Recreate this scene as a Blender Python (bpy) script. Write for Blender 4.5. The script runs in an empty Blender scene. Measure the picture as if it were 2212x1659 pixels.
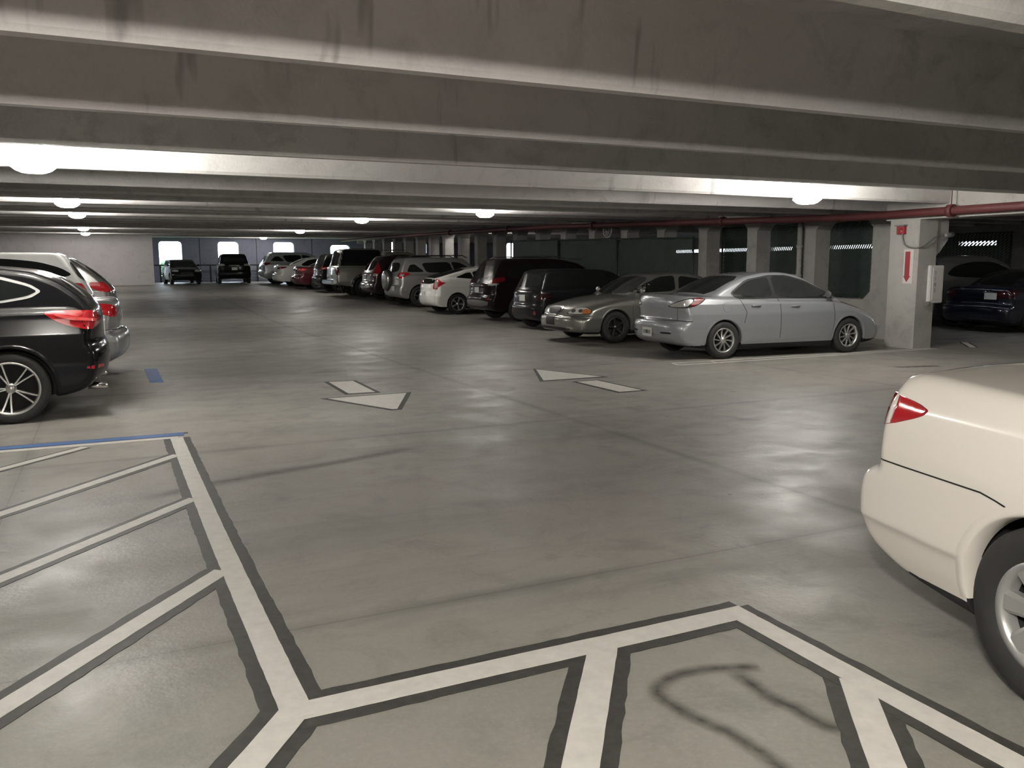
import bpy, bmesh, math, random
import numpy as np
from mathutils import Vector, Matrix, Euler
from mathutils.bvhtree import BVHTree
random.seed(7)
D = bpy.data
S = bpy.context.scene
COL = S.collection

# ------------------------------------------------------------------ camera, world, exposure
F_PX, YAW, PITCH, ROLL, CAM_H = 1833.0, 0.44436, 0.138726, -0.004249, 1.5
cam_d = D.cameras.new('camera'); cam = D.objects.new('camera', cam_d); COL.objects.link(cam)
cam_d.sensor_fit = 'HORIZONTAL'; cam_d.sensor_width = 36.0; cam_d.lens = F_PX * 36.0 / 2212.0
cam_d.clip_start = 0.05; cam_d.clip_end = 400
cy, sy, cp, sp = math.cos(YAW), math.sin(YAW), math.cos(PITCH), math.sin(PITCH)
fw = Vector((sy * cp, cy * cp, -sp)); rt = Vector((cy, -sy, 0)); up = rt.cross(fw)
r_ = rt * math.cos(ROLL) + up * math.sin(ROLL); u_ = -rt * math.sin(ROLL) + up * math.cos(ROLL)
mw = Matrix(((r_.x, u_.x, -fw.x, 0), (r_.y, u_.y, -fw.y, 0), (r_.z, u_.z, -fw.z, CAM_H), (0, 0, 0, 1)))
cam.matrix_world = mw
S.camera = cam
S.view_settings.view_transform = 'Standard'; S.view_settings.look = 'None'
S.view_settings.gamma = 1.0; S.view_settings.use_curve_mapping = False
S.view_settings.exposure = 1.0
S.cycles.use_denoising = True; S.cycles.use_adaptive_sampling = True; S.cycles.adaptive_threshold = 0.05
S.cycles.max_bounces = 6; S.cycles.diffuse_bounces = 5; S.cycles.glossy_bounces = 3
S.cycles.sample_clamp_indirect = 4.0
W = D.worlds.new('daylight'); S.world = W; W.use_nodes = True
wb_ = W.node_tree.nodes['Background']; wb_.inputs[0].default_value = (0.80, 0.90, 1.0, 1); wb_.inputs[1].default_value = 5.0

LAMP_NEAR, LAMP_FAR, LAMP_BACK = 165.0, 62.0, 500.0       # radiance of the lamp lenses
# ------------------------------------------------------------------ level changes along the aisle
def lin(x, xs, ys): return float(np.interp(x, xs, ys))
def fz(Y): return lin(Y, [-20, 20, 24, 28, 36, 50, 70], [0, 0, .04, .135, .315, .63, .7])      # floor
def cz(Y): return lin(Y, [-20, 12, 24, 36, 50, 70], [0, 0, .33, .5, .62, .66])                 # ceiling

# ------------------------------------------------------------------ materials
MATS = {}
def nt(m): return m.node_tree.nodes, m.node_tree.links
def mat(name, col, rough=.5, metal=0., coat=0., emit=None, estr=0., spec=.5, noise=0., nscale=8., bump=0.):
    if name in MATS: return MATS[name]
    m = D.materials.new(name); m.use_nodes = True; n, l = nt(m); b = n['Principled BSDF']
    b.inputs['Base Color'].default_value = (*col, 1); b.inputs['Roughness'].default_value = rough
    b.inputs['Metallic'].default_value = metal; b.inputs['Coat Weight'].default_value = coat
    b.inputs['Coat Roughness'].default_value = .04
    b.inputs['Specular IOR Level'].default_value = spec
    if emit: b.inputs['Emission Color'].default_value = (*emit, 1); b.inputs['Emission Strength'].default_value = estr
    if noise or bump:
        tc = n.new('ShaderNodeTexCoord'); no = n.new('ShaderNodeTexNoise'); no.inputs['Scale'].default_value = nscale
        no.inputs['Detail'].default_value = 6; no.inputs['Roughness'].default_value = .62
        l.new(tc.outputs['Object'], no.inputs['Vector'])
        if noise:
            mr = n.new('ShaderNodeMapRange'); mr.inputs[1].default_value = .3; mr.inputs[2].default_value = .7
            mr.inputs[3].default_value = 1 - noise; mr.inputs[4].default_value = 1 + noise
            l.new(no.outputs['Fac'], mr.inputs[0])
            mx = n.new('ShaderNodeMix'); mx.data_type = 'RGBA'; mx.blend_type = 'MULTIPLY'; mx.inputs[0].default_value = 1
            mx.inputs[6].default_value = (*col, 1); l.new(mr.outputs[0], mx.inputs[7]); l.new(mx.outputs[2], b.inputs['Base Color'])
        if bump:
            bp = n.new('ShaderNodeBump'); bp.inputs['Strength'].default_value = bump; bp.inputs['Distance'].default_value = .02
            l.new(no.outputs['Fac'], bp.inputs['Height']); l.new(bp.outputs[0], b.inputs['Normal'])
    MATS[name] = m; return m
def paint(name, col, metal=.55, rough=.32):
    return mat('paint_' + name, col, rough=rough, metal=metal, coat=1.0)

def concrete(name, base, dark, scale=1.0, rough=.6, floor=False, drips=False):
    m = D.materials.new(name); m.use_nodes = True; n, l = nt(m); b = n['Principled BSDF']
    tc = n.new('ShaderNodeTexCoord'); geo = n.new('ShaderNodeNewGeometry')
    def noise(sc, det=8, ro=.6, vec=None, dist=0.):
        q = n.new('ShaderNodeTexNoise'); q.inputs['Scale'].default_value = sc; q.inputs['Detail'].default_value = det
        q.inputs['Roughness'].default_value = ro; q.inputs['Distortion'].default_value = dist
        l.new(vec or geo.outputs['Position'], q.inputs['Vector']); return q.outputs['Fac']
    def ramp(x, a, c, lo=0., hi=1.):
        q = n.new('ShaderNodeMapRange'); q.clamp = True
        for i, v in enumerate((a, c, lo, hi)): q.inputs[i + 1].default_value = v
        l.new(x, q.inputs[0]); return q.outputs[0]
    def math_(op, a, bb=None):
        q = n.new('ShaderNodeMath'); q.operation = op
        for i, v in enumerate((a, bb)):
            if v is None: continue
            if isinstance(v, (int, float)): q.inputs[i].default_value = v
            else: l.new(v, q.inputs[i])
        return q.outputs[0]
    def mix(f, c1, c2, mode='MIX'):
        q = n.new('ShaderNodeMix'); q.data_type = 'RGBA'; q.blend_type = mode
        if isinstance(f, float): q.inputs[0].default_value = f
        else: l.new(f, q.inputs[0])
        for i, v in ((6, c1), (7, c2)):
            if isinstance(v, tuple): q.inputs[i].default_value = (*v, 1)
            else: l.new(v, q.inputs[i])
        return q.outputs[2]
    c = mix(ramp(noise(.45 * scale, 4, .6), .35, .68), base, dark)
    c = mix(ramp(noise(2.6 * scale, 5, .65, dist=.6), .50, .72, 0, .6), c, tuple(v * .66 for v in dark))
    c = mix(ramp(noise(38 * scale, 2, .7), .45, .8, 0, .22), c, tuple(min(1, v * 1.35) for v in base))
    c = mix(ramp(noise(.21 * scale, 1, .5), .45, .65, 0, .5), c, (base[0] * 1.02, base[1] * .96, base[2] * 1.0))
    if floor:
        sep = n.new('ShaderNodeSeparateXYZ'); l.new(geo.outputs['Position'], sep.inputs[0])
        X, Y = sep.outputs[0], sep.outputs[1]
        wob = math_('MULTIPLY', math_('SUBTRACT', noise(1.3, 3, .6), .5), .10)
        def seam(co, org, per):
            q = math_('PINGPONG', math_('ADD', math_('SUBTRACT', co, org - per * 40), 0.), per / 2)
            return q
        # streaks along the driving direction across the aisle
        mp = n.new('ShaderNodeMapping'); l.new(geo.outputs['Position'], mp.inputs[0]); mp.inputs['Scale'].default_value = (.35, 1.6, 1)
        c = mix(ramp(noise(1.1, 4, .7, mp.outputs[0], .4), .50, .75, 0, .55), c, tuple(v * .72 for v in dark))
        for co, org, per in ((X, 4.07, 4.72), (Y, 3.43, 3.78)):
            d = seam(co, org, per)
            dw = math_('ABSOLUTE', math_('ADD', d, wob))
            brk = ramp(noise(.9, 2, .6), .35, .65, .12, .55)
            c = mix(math_('MULTIPLY', ramp(dw, .015, .085, 1., 0.), brk), c, tuple(v * .5 for v in dark))
            c = mix(ramp(d, .003, .009, .4, 0.), c, tuple(v * .4 for v in dark))
        # oil spots
        vo = n.new('ShaderNodeTexVoronoi'); vo.inputs['Scale'].default_value = 1.25; l.new(geo.outputs['Position'], vo.inputs['Vector'])
        dd = math_('ADD', vo.outputs['Distance'], math_('MULTIPLY', noise(7, 3, .6), .12))
        sel = ramp(vo.outputs['Color'], .55, .62)
        c = mix(math_('MULTIPLY', ramp(dd, .085, .13, .6, 0.), sel), c, tuple(v * .4 for v in dark))
        v2 = n.new('ShaderNodeTexVoronoi'); v2.inputs['Scale'].default_value = 2.3; l.new(geo.outputs['Position'], v2.inputs['Vector'])
        d2 = math_('ADD', v2.outputs['Distance'], math_('MULTIPLY', noise(30, 2, .6), .04))
        c = mix(math_('MULTIPLY', ramp(d2, .045, .055, .8, 0.), ramp(v2.outputs['Color'], .6, .63)), c, tuple(v * .25 for v in dark))
    if drips:
        mp = n.new('ShaderNodeMapping'); l.new(geo.outputs['Position'], mp.inputs[0]); mp.inputs['Scale'].default_value = (2.6, 1.3, .35)
        dr = ramp(noise(1.6, 3, .6, mp.outputs[0]), .62, .70)
        zone = ramp(noise(.28, 2, .5), .52, .60)
        c = mix(math_('MULTIPLY', math_('MULTIPLY', dr, zone), .7), c, tuple(v * .45 for v in dark))
    l.new(c, b.inputs['Base Color'])
    ro = ramp(noise(1.7 * scale, 3, .6), .3, .7, rough - .1, rough + .12); l.new(ro, b.inputs['Roughness'])
    b.inputs['Specular IOR Level'].default_value = .4
    bp = n.new('ShaderNodeBump'); bp.inputs['Strength'].default_value = .25; bp.inputs['Distance'].default_value = .01
    l.new(noise(22 * scale, 2, .7), bp.inputs['Height']); l.new(bp.outputs[0], b.inputs['Normal'])
    MATS[name] = m; return m

M_FLOOR = concrete('floor_concrete', (.325, .312, .282), (.22, .216, .194), 1.0, .50, floor=True)
M_CEIL = concrete('ceiling_concrete', (.66, .65, .63), (.54, .53, .515), 1.3, .8, drips=True)
M_WALL = concrete('wall_concrete', (.42, .405, .38), (.34, .33, .31), 1.6, .8)
M_WHITE = concrete('white_wall', (.82, .79, .79), (.74, .72, .72), 1.2, .7)
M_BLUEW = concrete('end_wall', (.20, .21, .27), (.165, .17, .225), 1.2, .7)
M_LINE = mat('white_line_paint', (.66, .64, .60), .55, noise=.09, nscale=14, bump=.1)
M_LBLK = mat('black_line_paint', (.035, .033, .030), .6, noise=.35, nscale=20)
M_LBLUE = mat('blue_line_paint', (.05, .12, .30), .55, noise=.15, nscale=14)
M_GLASS = mat('tinted_glass', (.010, .012, .011), .05, 0, .2, spec=.45)
M_GLASS2 = mat('clear_dark_glass', (.014, .016, .016), .06, 0, .2, spec=.45)
M_BLK = mat('black_plastic', (.018, .018, .018), .5)
M_CLAD = mat('grey_cladding', (.06, .06, .062), .55)
M_GAP = mat('panel_gap', (.008, .008, .008), .8)
M_TIRE = mat('tire_rubber', (.018, .018, .017), .75, bump=.15, nscale=60)
M_RIM = mat('alloy_silver', (.62, .62, .60), .28, .9)
M_RIMG = mat('alloy_grey', (.30, .30, .30), .30, .9)
M_RIMD = mat('alloy_dark', (.10, .10, .10), .35, .9)
M_BRK = mat('wheel_well', (.010, .010, .010), .85)
M_CHR = mat('chrome', (.75, .75, .74), .10, 1.0)
M_TRIM = mat('bright_trim', (.85, .85, .84), .30, .5)
M_HEAD = mat('headlight_glass', (.66, .66, .63), .10, .15, 1.0)
M_RED = mat('red_lens', (.42, .012, .018), .10, 0, 1.0)
M_REDD = mat('dark_red_lens', (.16, .008, .012), .12, 0, 1.0)
M_CLR = mat('clear_lens', (.60, .60, .58), .15, .45, 1.0)
M_AMB = mat('amber_lens', (.55, .20, .06), .12, .2, 1.0)
M_PLATE = mat('plate_white', (.60, .61, .58), .45)
M_PLMK = mat('plate_marks', (.06, .10, .07), .5)
M_SIGN = mat('sign_white', (.62, .58, .56), .5)
M_SRED = mat('sign_red', (.30, .035, .04), .45)
M_PIPE = mat('red_pipe_paint', (.095, .024, .024), .6)
M_CAB = mat('cabinet_white', (.62, .62, .60), .4)
M_GALV = mat('galvanised_steel', (.32, .33, .33), .42, .8)
M_HOUS = mat('lamp_housing', (.22, .22, .21), .5, .4)
M_SLAT = mat('green_fence_slat', (.030, .048, .038), .55, noise=.25, nscale=5)
M_LENS = mat('lamp_lens', (.9, .9, .88), .3, emit=(1.0, .965, .90), estr=LAMP_NEAR)
M_LENSF = mat('lamp_lens_far', (.9, .9, .88), .3, emit=(1.0, .975, .92), estr=LAMP_FAR)
M_LENSB = mat('lamp_lens_warm', (.9, .9, .88), .3, emit=(1.0, .945, .86), estr=LAMP_BACK)
M_DIMCOV = mat('dim_cover_glow', (.8, .8, .78), .4, emit=(1.0, .97, .9), estr=22)  # weak glow for the cover added under each lens
M_LAWN = mat('lawn', (.10, .20, .06), .9, noise=.3, nscale=3)
M_LEAF = mat('leaf', (.05, .12, .05), .7, noise=.4, nscale=9)

# ------------------------------------------------------------------ object helpers
def tag(o, label=None, cat=None, group=None, kind=None):
    if label: o['label'] = label
    if cat: o['category'] = cat
    if group: o['group'] = group
    if kind: o['kind'] = kind
    return o
def empty(name, loc, rz=0., rx=0., ry=0.):
    o = D.objects.new(name, None); COL.objects.link(o); o.location = loc; o.rotation_euler = (rx, ry, rz); o.empty_display_size = .2
    return o
def mesh_obj(name, bm, mats, parent=None, smooth=False, loc=None):
    me = D.meshes.new(name); bm.to_mesh(me); bm.free()
    for m in (mats if isinstance(mats, (list, tuple)) else [mats]): me.materials.append(m)
    if smooth:
        for p in me.polygons: p.use_smooth = True
    o = D.objects.new(name, me); COL.objects.link(o)
    if parent: o.parent = parent
    if loc: o.location = loc
    return o
def box(bm, x0, x1, y0, y1, z0, z1, mi=0, zf=None):
    f = zf or (lambda y: 0.)
    v = [bm.verts.new((x, y, z + f(y))) for x in (x0, x1) for y in (y0, y1) for z in (z0, z1)]
    for q in ((0, 1, 3, 2), (4, 6, 7, 5), (0, 4, 5, 1), (2, 3, 7, 6), (0, 2, 6, 4), (1, 5, 7, 3)):
        fa = bm.faces.new([v[i] for i in q]); fa.material_index = mi
    return v
def prism(bm, pts, axis, a, b, mi=0):
    """closed outline extruded along an axis; pts are the two other coordinates in order"""
    def P(p, t):
        return {'x': (t, p[0], p[1]), 'y': (p[0], t, p[1]), 'z': (p[0], p[1], t)}[axis]
    A = [bm.verts.new(P(p, a)) for p in pts]; B = [bm.verts.new(P(p, b)) for p in pts]; n = len(pts)
    fs = [bm.faces.new(A), bm.faces.new(B[::-1])]
    for i in range(n): fs.append(bm.faces.new((A[i], B[i], B[(i + 1) % n], A[(i + 1) % n])))
    for f in fs: f.material_index = mi
    bmesh.ops.recalc_face_normals(bm, faces=fs)
    return fs
def tube(bm, pts, r, seg=8, mi=0, caps=True):
    pts = [Vector(p) for p in pts]; rings = []
    for i, p in enumerate(pts):
        d = (pts[min(i + 1, len(pts) - 1)] - pts[max(i - 1, 0)]).normalized()
        a = d.orthogonal().normalized() if i == 0 else (prev - d * prev.dot(d)).normalized()
        prev = a; b = d.cross(a); rr = r[i] if isinstance(r, (list, tuple)) else r
        rings.append([bm.verts.new(p + a * math.cos(t) * rr + b * math.sin(t) * rr) for t in [k * 2 * math.pi / seg for k in range(seg)]])
    for A, B in zip(rings, rings[1:]):
        for k in range(seg):
            f = bm.faces.new((A[k], A[(k + 1) % seg], B[(k + 1) % seg], B[k])); f.material_index = mi; f.smooth = True
    if caps:
        for R_ in (rings[0][::-1], rings[-1]):
            f = bm.faces.new(R_); f.material_index = mi
def lathe(bm, prof, axis='y', seg=40, mi=0, c=(0, 0, 0), smooth=True):
    rings = []
    for r, t in prof:
        ring = []
        for k in range(seg):
            a = 2 * math.pi * k / seg; ca, sa = math.cos(a) * r, math.sin(a) * r
            p = {'y': (ca, t, sa), 'z': (ca, sa, t), 'x': (t, ca, sa)}[axis]
            ring.append(bm.verts.new((p[0] + c[0], p[1] + c[1], p[2] + c[2])))
        rings.append(ring)
    fs = []
    for A, B in zip(rings, rings[1:]):
        for k in range(seg):
            f = bm.faces.new((A[k], A[(k + 1) % seg], B[(k + 1) % seg], B[k])); f.material_index = mi; f.smooth = smooth; fs.append(f)
    return rings, fs
def chaikin(P, it=2, closed=True, c=.25):
    P = [tuple(p) for p in P]
    for _ in range(it):
        Q = []; n = len(P)
        for i in range(n if closed else n - 1):
            a, b = P[i], P[(i + 1) % n]
            Q.append(tuple((1 - c) * u + c * v for u, v in zip(a, b))); Q.append(tuple(c * u + (1 - c) * v for u, v in zip(a, b)))
        if not closed: Q = [P[0]] + Q + [P[-1]]
        P = Q
    return P

# ------------------------------------------------------------------ car bodies: implicit surface -> smooth mesh
def poly_sdf(poly, PX, PZ):
    P = np.array(poly); d2 = np.full(PX.shape, 1e9); ins = np.zeros(PX.shape, bool)
    for i in range(len(P)):
        a, b = P[i], P[(i + 1) % len(P)]; e = b - a
        wx, wz = PX - a[0], PZ - a[1]
        t = np.clip((wx * e[0] + wz * e[1]) / max(e @ e, 1e-12), 0, 1)
        d2 = np.minimum(d2, (wx - t * e[0]) ** 2 + (wz - t * e[1]) ** 2)
        c = ((a[1] > PZ) != (b[1] > PZ))
        with np.errstate(divide='ignore', invalid='ignore'):
            xi = a[0] + (PZ - a[1]) * e[0] / (e[1] if abs(e[1]) > 1e-12 else 1e-12)
        ins ^= c & (PX < xi)
    d = np.sqrt(d2); return np.where(ins, -d, d)
class Tab:
    def __init__(s, poly, x0, x1, z0, z1, h=.02):
        s.x0, s.z0, s.h = x0, z0, h
        xs = np.arange(x0, x1 + h, h); zs = np.arange(z0, z1 + h, h)
        s.T = poly_sdf(poly, *np.meshgrid(xs, zs, indexing='ij'))
    def __call__(s, x, z):
        u = np.clip((x - s.x0) / s.h, 0, s.T.shape[0] - 1.001); v = np.clip((z - s.z0) / s.h, 0, s.T.shape[1] - 1.001)
        i = u.astype(int); j = v.astype(int); a = u - i; b = v - j; T = s.T
        return (T[i, j] * (1 - a) + T[i + 1, j] * a) * (1 - b) + (T[i, j + 1] * (1 - a) + T[i + 1, j + 1] * a) * b
def smax(a, b, k): h = np.maximum(k - np.abs(a - b), 0) / k; return np.maximum(a, b) + h * h * k * .25
def smin(a, b, k): h = np.maximum(k - np.abs(a - b), 0) / k; return np.minimum(a, b) - h * h * k * .25
def nets(f, lo, hi, h):
    ax = [np.arange(a, b + h, h) for a, b in zip(lo, hi)]
    X, Y, Z = np.meshgrid(*ax, indexing='ij'); V = f(X, Y, Z)
    n = [len(a) - 1 for a in ax]
    acc = np.zeros((*n, 3)); cnt = np.zeros(n)
    C = [(i, j, k) for i in (0, 1) for j in (0, 1) for k in (0, 1)]
    def sub(c): return V[c[0]:c[0] + n[0], c[1]:c[1] + n[1], c[2]:c[2] + n[2]]
    for a in C:
        for d in range(3):
            if a[d]: continue
            b = list(a); b[d] = 1
            va, vb = sub(a), sub(b); m = (va < 0) != (vb < 0)
            t = np.where(m, va / np.where(m, va - vb, 1), 0)
            for q in range(3): acc[..., q] += np.where(m, a[q] + (t if q == d else 0), 0)
            cnt += m
    act = cnt > 0; idx = np.full(n, -1); ids = np.argwhere(act); idx[act] = np.arange(len(ids))
    P = np.array(lo) + h * (ids + acc[act] / cnt[act][:, None])
    quads = []
    for d in range(3):
        e1, e2 = (d + 1) % 3, (d + 2) % 3
        sl0 = [slice(1, None)] * 3; sl1 = [slice(1, None)] * 3
        sl0 = [slice(1, -1) if q != d else slice(0, -1) for q in range(3)]
        sl1 = [slice(1, -1) if q != d else slice(1, None) for q in range(3)]
        A, B = V[tuple(sl0)] < 0, V[tuple(sl1)] < 0
        for flip, m in ((False, A & ~B), (True, ~A & B)):
            I = np.argwhere(m); off = np.array([1 if q != d else 0 for q in range(3)]); I = I + off
            def cell(a, b):
                J = I.copy(); J[:, e1] -= a; J[:, e2] -= b; return idx[J[:, 0], J[:, 1], J[:, 2]]
            q = np.stack([cell(1, 1), cell(0, 1), cell(0, 0), cell(1, 0)], 1)
            quads.append(q[:, ::-1] if flip else q)
    Q = np.concatenate(quads); Q = Q[(Q >= 0).all(1)]
    e = h * .35
    for _ in range(3):
        g = np.stack([(f(P[:, 0] + (e if q == 0 else 0), P[:, 1] + (e if q == 1 else 0), P[:, 2] + (e if q == 2 else 0)) -
                       f(P[:, 0] - (e if q == 0 else 0), P[:, 1] - (e if q == 1 else 0), P[:, 2] - (e if q == 2 else 0))) / (2 * e) for q in range(3)], 1)
        v = f(P[:, 0], P[:, 1], P[:, 2]); gg = (g * g).sum(1) + 1e-6
        st = -(v / gg)[:, None] * g; ln = np.linalg.norm(st, axis=1, keepdims=True); st *= np.minimum(1, h * .3 / np.maximum(ln, 1e-9)); P = P + st
    N = g / np.linalg.norm(g, axis=1, keepdims=True).clip(1e-6)
    return P, Q, N

def body_function(s):
    L, hw = s['L'], s['W'] / 2
    TL = Tab(chaikin(s['lower'], 2, c=.2), -.4, L + .4, -.2, 2.2)
    TG = [Tab(chaikin(g, 2, c=.18), -.4, L + .4, -.2, 2.3) for g in s['green']]
    wl = np.array(s.get('wl', [(.15, .90), (.3, .97), (.5, 1), (.75, .99), (.92, .955), (1.05, .89), (1.3, .8)]))
    wg = np.array(s.get('wg', [(.85, .87), (1.0, .85), (1.38, .68), (1.46, .60), (1.9, .5)]))
    br, bf = s.get('bowr', .20), s.get('bowf', .30); ra = s['arch']; ax = (s['xr'], s['xr'] + s['wb']); zr = s['R']
    crown = s.get('crown', .045); kk = s.get('k', .06); flare = s.get('flare', 0.); plan = s.get('plan', .05)
    gb = s.get('gbow', .10)
    def f(x, y, z):
        ay = np.abs(y); q = np.clip(ay / hw, 0, 1.2); t = np.clip((x / L - .3) / .4, 0, 1); t = t * t * (3 - 2 * t)
        q3 = q ** 3
        xs = x - br * q3 * (1 - t) + bf * q3 * t
        pl = 1 - plan * (np.abs(2 * x / L - 1) ** 3)
        dl = smax(TL(xs, z + crown * q * q), ay - hw * np.interp(z, wl[:, 0], wl[:, 1]) * pl, kk)
        xg = x - gb * q * q * (1 - t) * 1.2 + gb * q * q * 1.2 * t
        for T in TG:
            dg = smax(T(xg, z + crown * .8 * q * q), ay - hw * np.interp(z, wg[:, 0], wg[:, 1]) * pl, kk)
            dl = smin(dl, dg, .03)
        for a in ax:
            rr = np.hypot(x - a, z - zr)
            if flare: dl = smin(dl, smax(smax(rr - ra - .07, ay - hw - flare, .03), (hw - .25) - ay, .02), .04)
            dl = smax(dl, -np.maximum(rr - ra, (hw - .30) - ay), .007)
        return dl
    return f

WCACHE = {}
def wheel_meshes(R, rr, style, rimmat, wd=.20):
    key = (round(R, 3), round(rr, 3), style, rimmat.name, wd)
    if key in WCACHE: return WCACHE[key]
    h = wd / 2; bm = bmesh.new()
    lathe(bm, [(rr - .01, h * .7), (rr, h * .86), (rr + .012, h * .96), (rr + (R - rr) * .55, h * 1.03), (R - .02, h * .95), (R - .006, h * .80), (R, h * .45), (R, -h * .45), (R - .02, -h * .95), (rr, -h * .9), (rr - .01, -h * .7)], seg=56)
    _, f = lathe(bm, [(rr - .008, h * .72), (rr - .02, h * .05), (.0001, h * .02)], seg=56, mi=1)
    bmesh.ops.recalc_face_normals(bm, faces=bm.faces)
    me = D.meshes.new('wheel'); bm.to_mesh(me); bm.free(); me.materials.append(M_TIRE); me.materials.append(M_BRK)
    bm = bmesh.new()
    lathe(bm, [(rr - .030, h * .35), (rr - .022, h * .62), (rr - .016, h * .86), (rr + .004, h * .93), (rr + .006, h * .86), (rr - .006, h * .6)], seg=56)
    lathe(bm, [(.0001, h * .78), (.020, h * .78), (.026, h * .72), (.045, h * .70), (.055, h * .45), (.05, h * .1)], seg=28)
    kind, ns, w0, w1, tw = style
    for k in range(ns):
        for sgn in ((-1, 1) if kind == 'twin' else (0,)):
            a0 = 2 * math.pi * k / ns + sgn * (w0 * .9) / .07 * .5; a1 = 2 * math.pi * k / ns + sgn * tw + (tw if kind == 'swirl' else 0)
            r0, r1 = .045, rr - .018
            pts = []
            N_ = 5
            for i in range(N_ + 1):
                t = i / N_; r = r0 + (r1 - r0) * t; a = a0 + (a1 - a0) * t ** 1.3; wv = w0 + (w1 - w0) * t
                yv = h * (.68 + .12 * t * t)
                tx, tz = math.cos(a), math.sin(a); nx, nz = -tz, tx
                cx_, cz_ = r * tx, r * tz
                pts.append([(cx_ + nx * wv / 2, yv - .012, cz_ + nz * wv / 2), (cx_ + nx * wv * .32, yv, cz_ + nz * wv * .32), (cx_ - nx * wv * .32, yv, cz_ - nz * wv * .32), (cx_ - nx * wv / 2, yv - .012, cz_ - nz * wv / 2), (cx_ - nx * wv / 2, yv - .04, cz_ - nz * wv / 2), (cx_ + nx * wv / 2, yv - .04, cz_ + nz * wv / 2)])
            rings = [[bm.verts.new(p) for p in R_] for R_ in pts]
            for A, B in zip(rings, rings[1:]):
                for j in range(6): bm.faces.new((A[j], A[(j + 1) % 6], B[(j + 1) % 6], B[j]))
    bmesh.ops.recalc_face_normals(bm, faces=bm.faces)
    m2 = D.meshes.new('rim'); bm.to_mesh(m2); bm.free(); m2.materials.append(rimmat)
    WCACHE[key] = (me, m2); return WCACHE[key]

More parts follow.
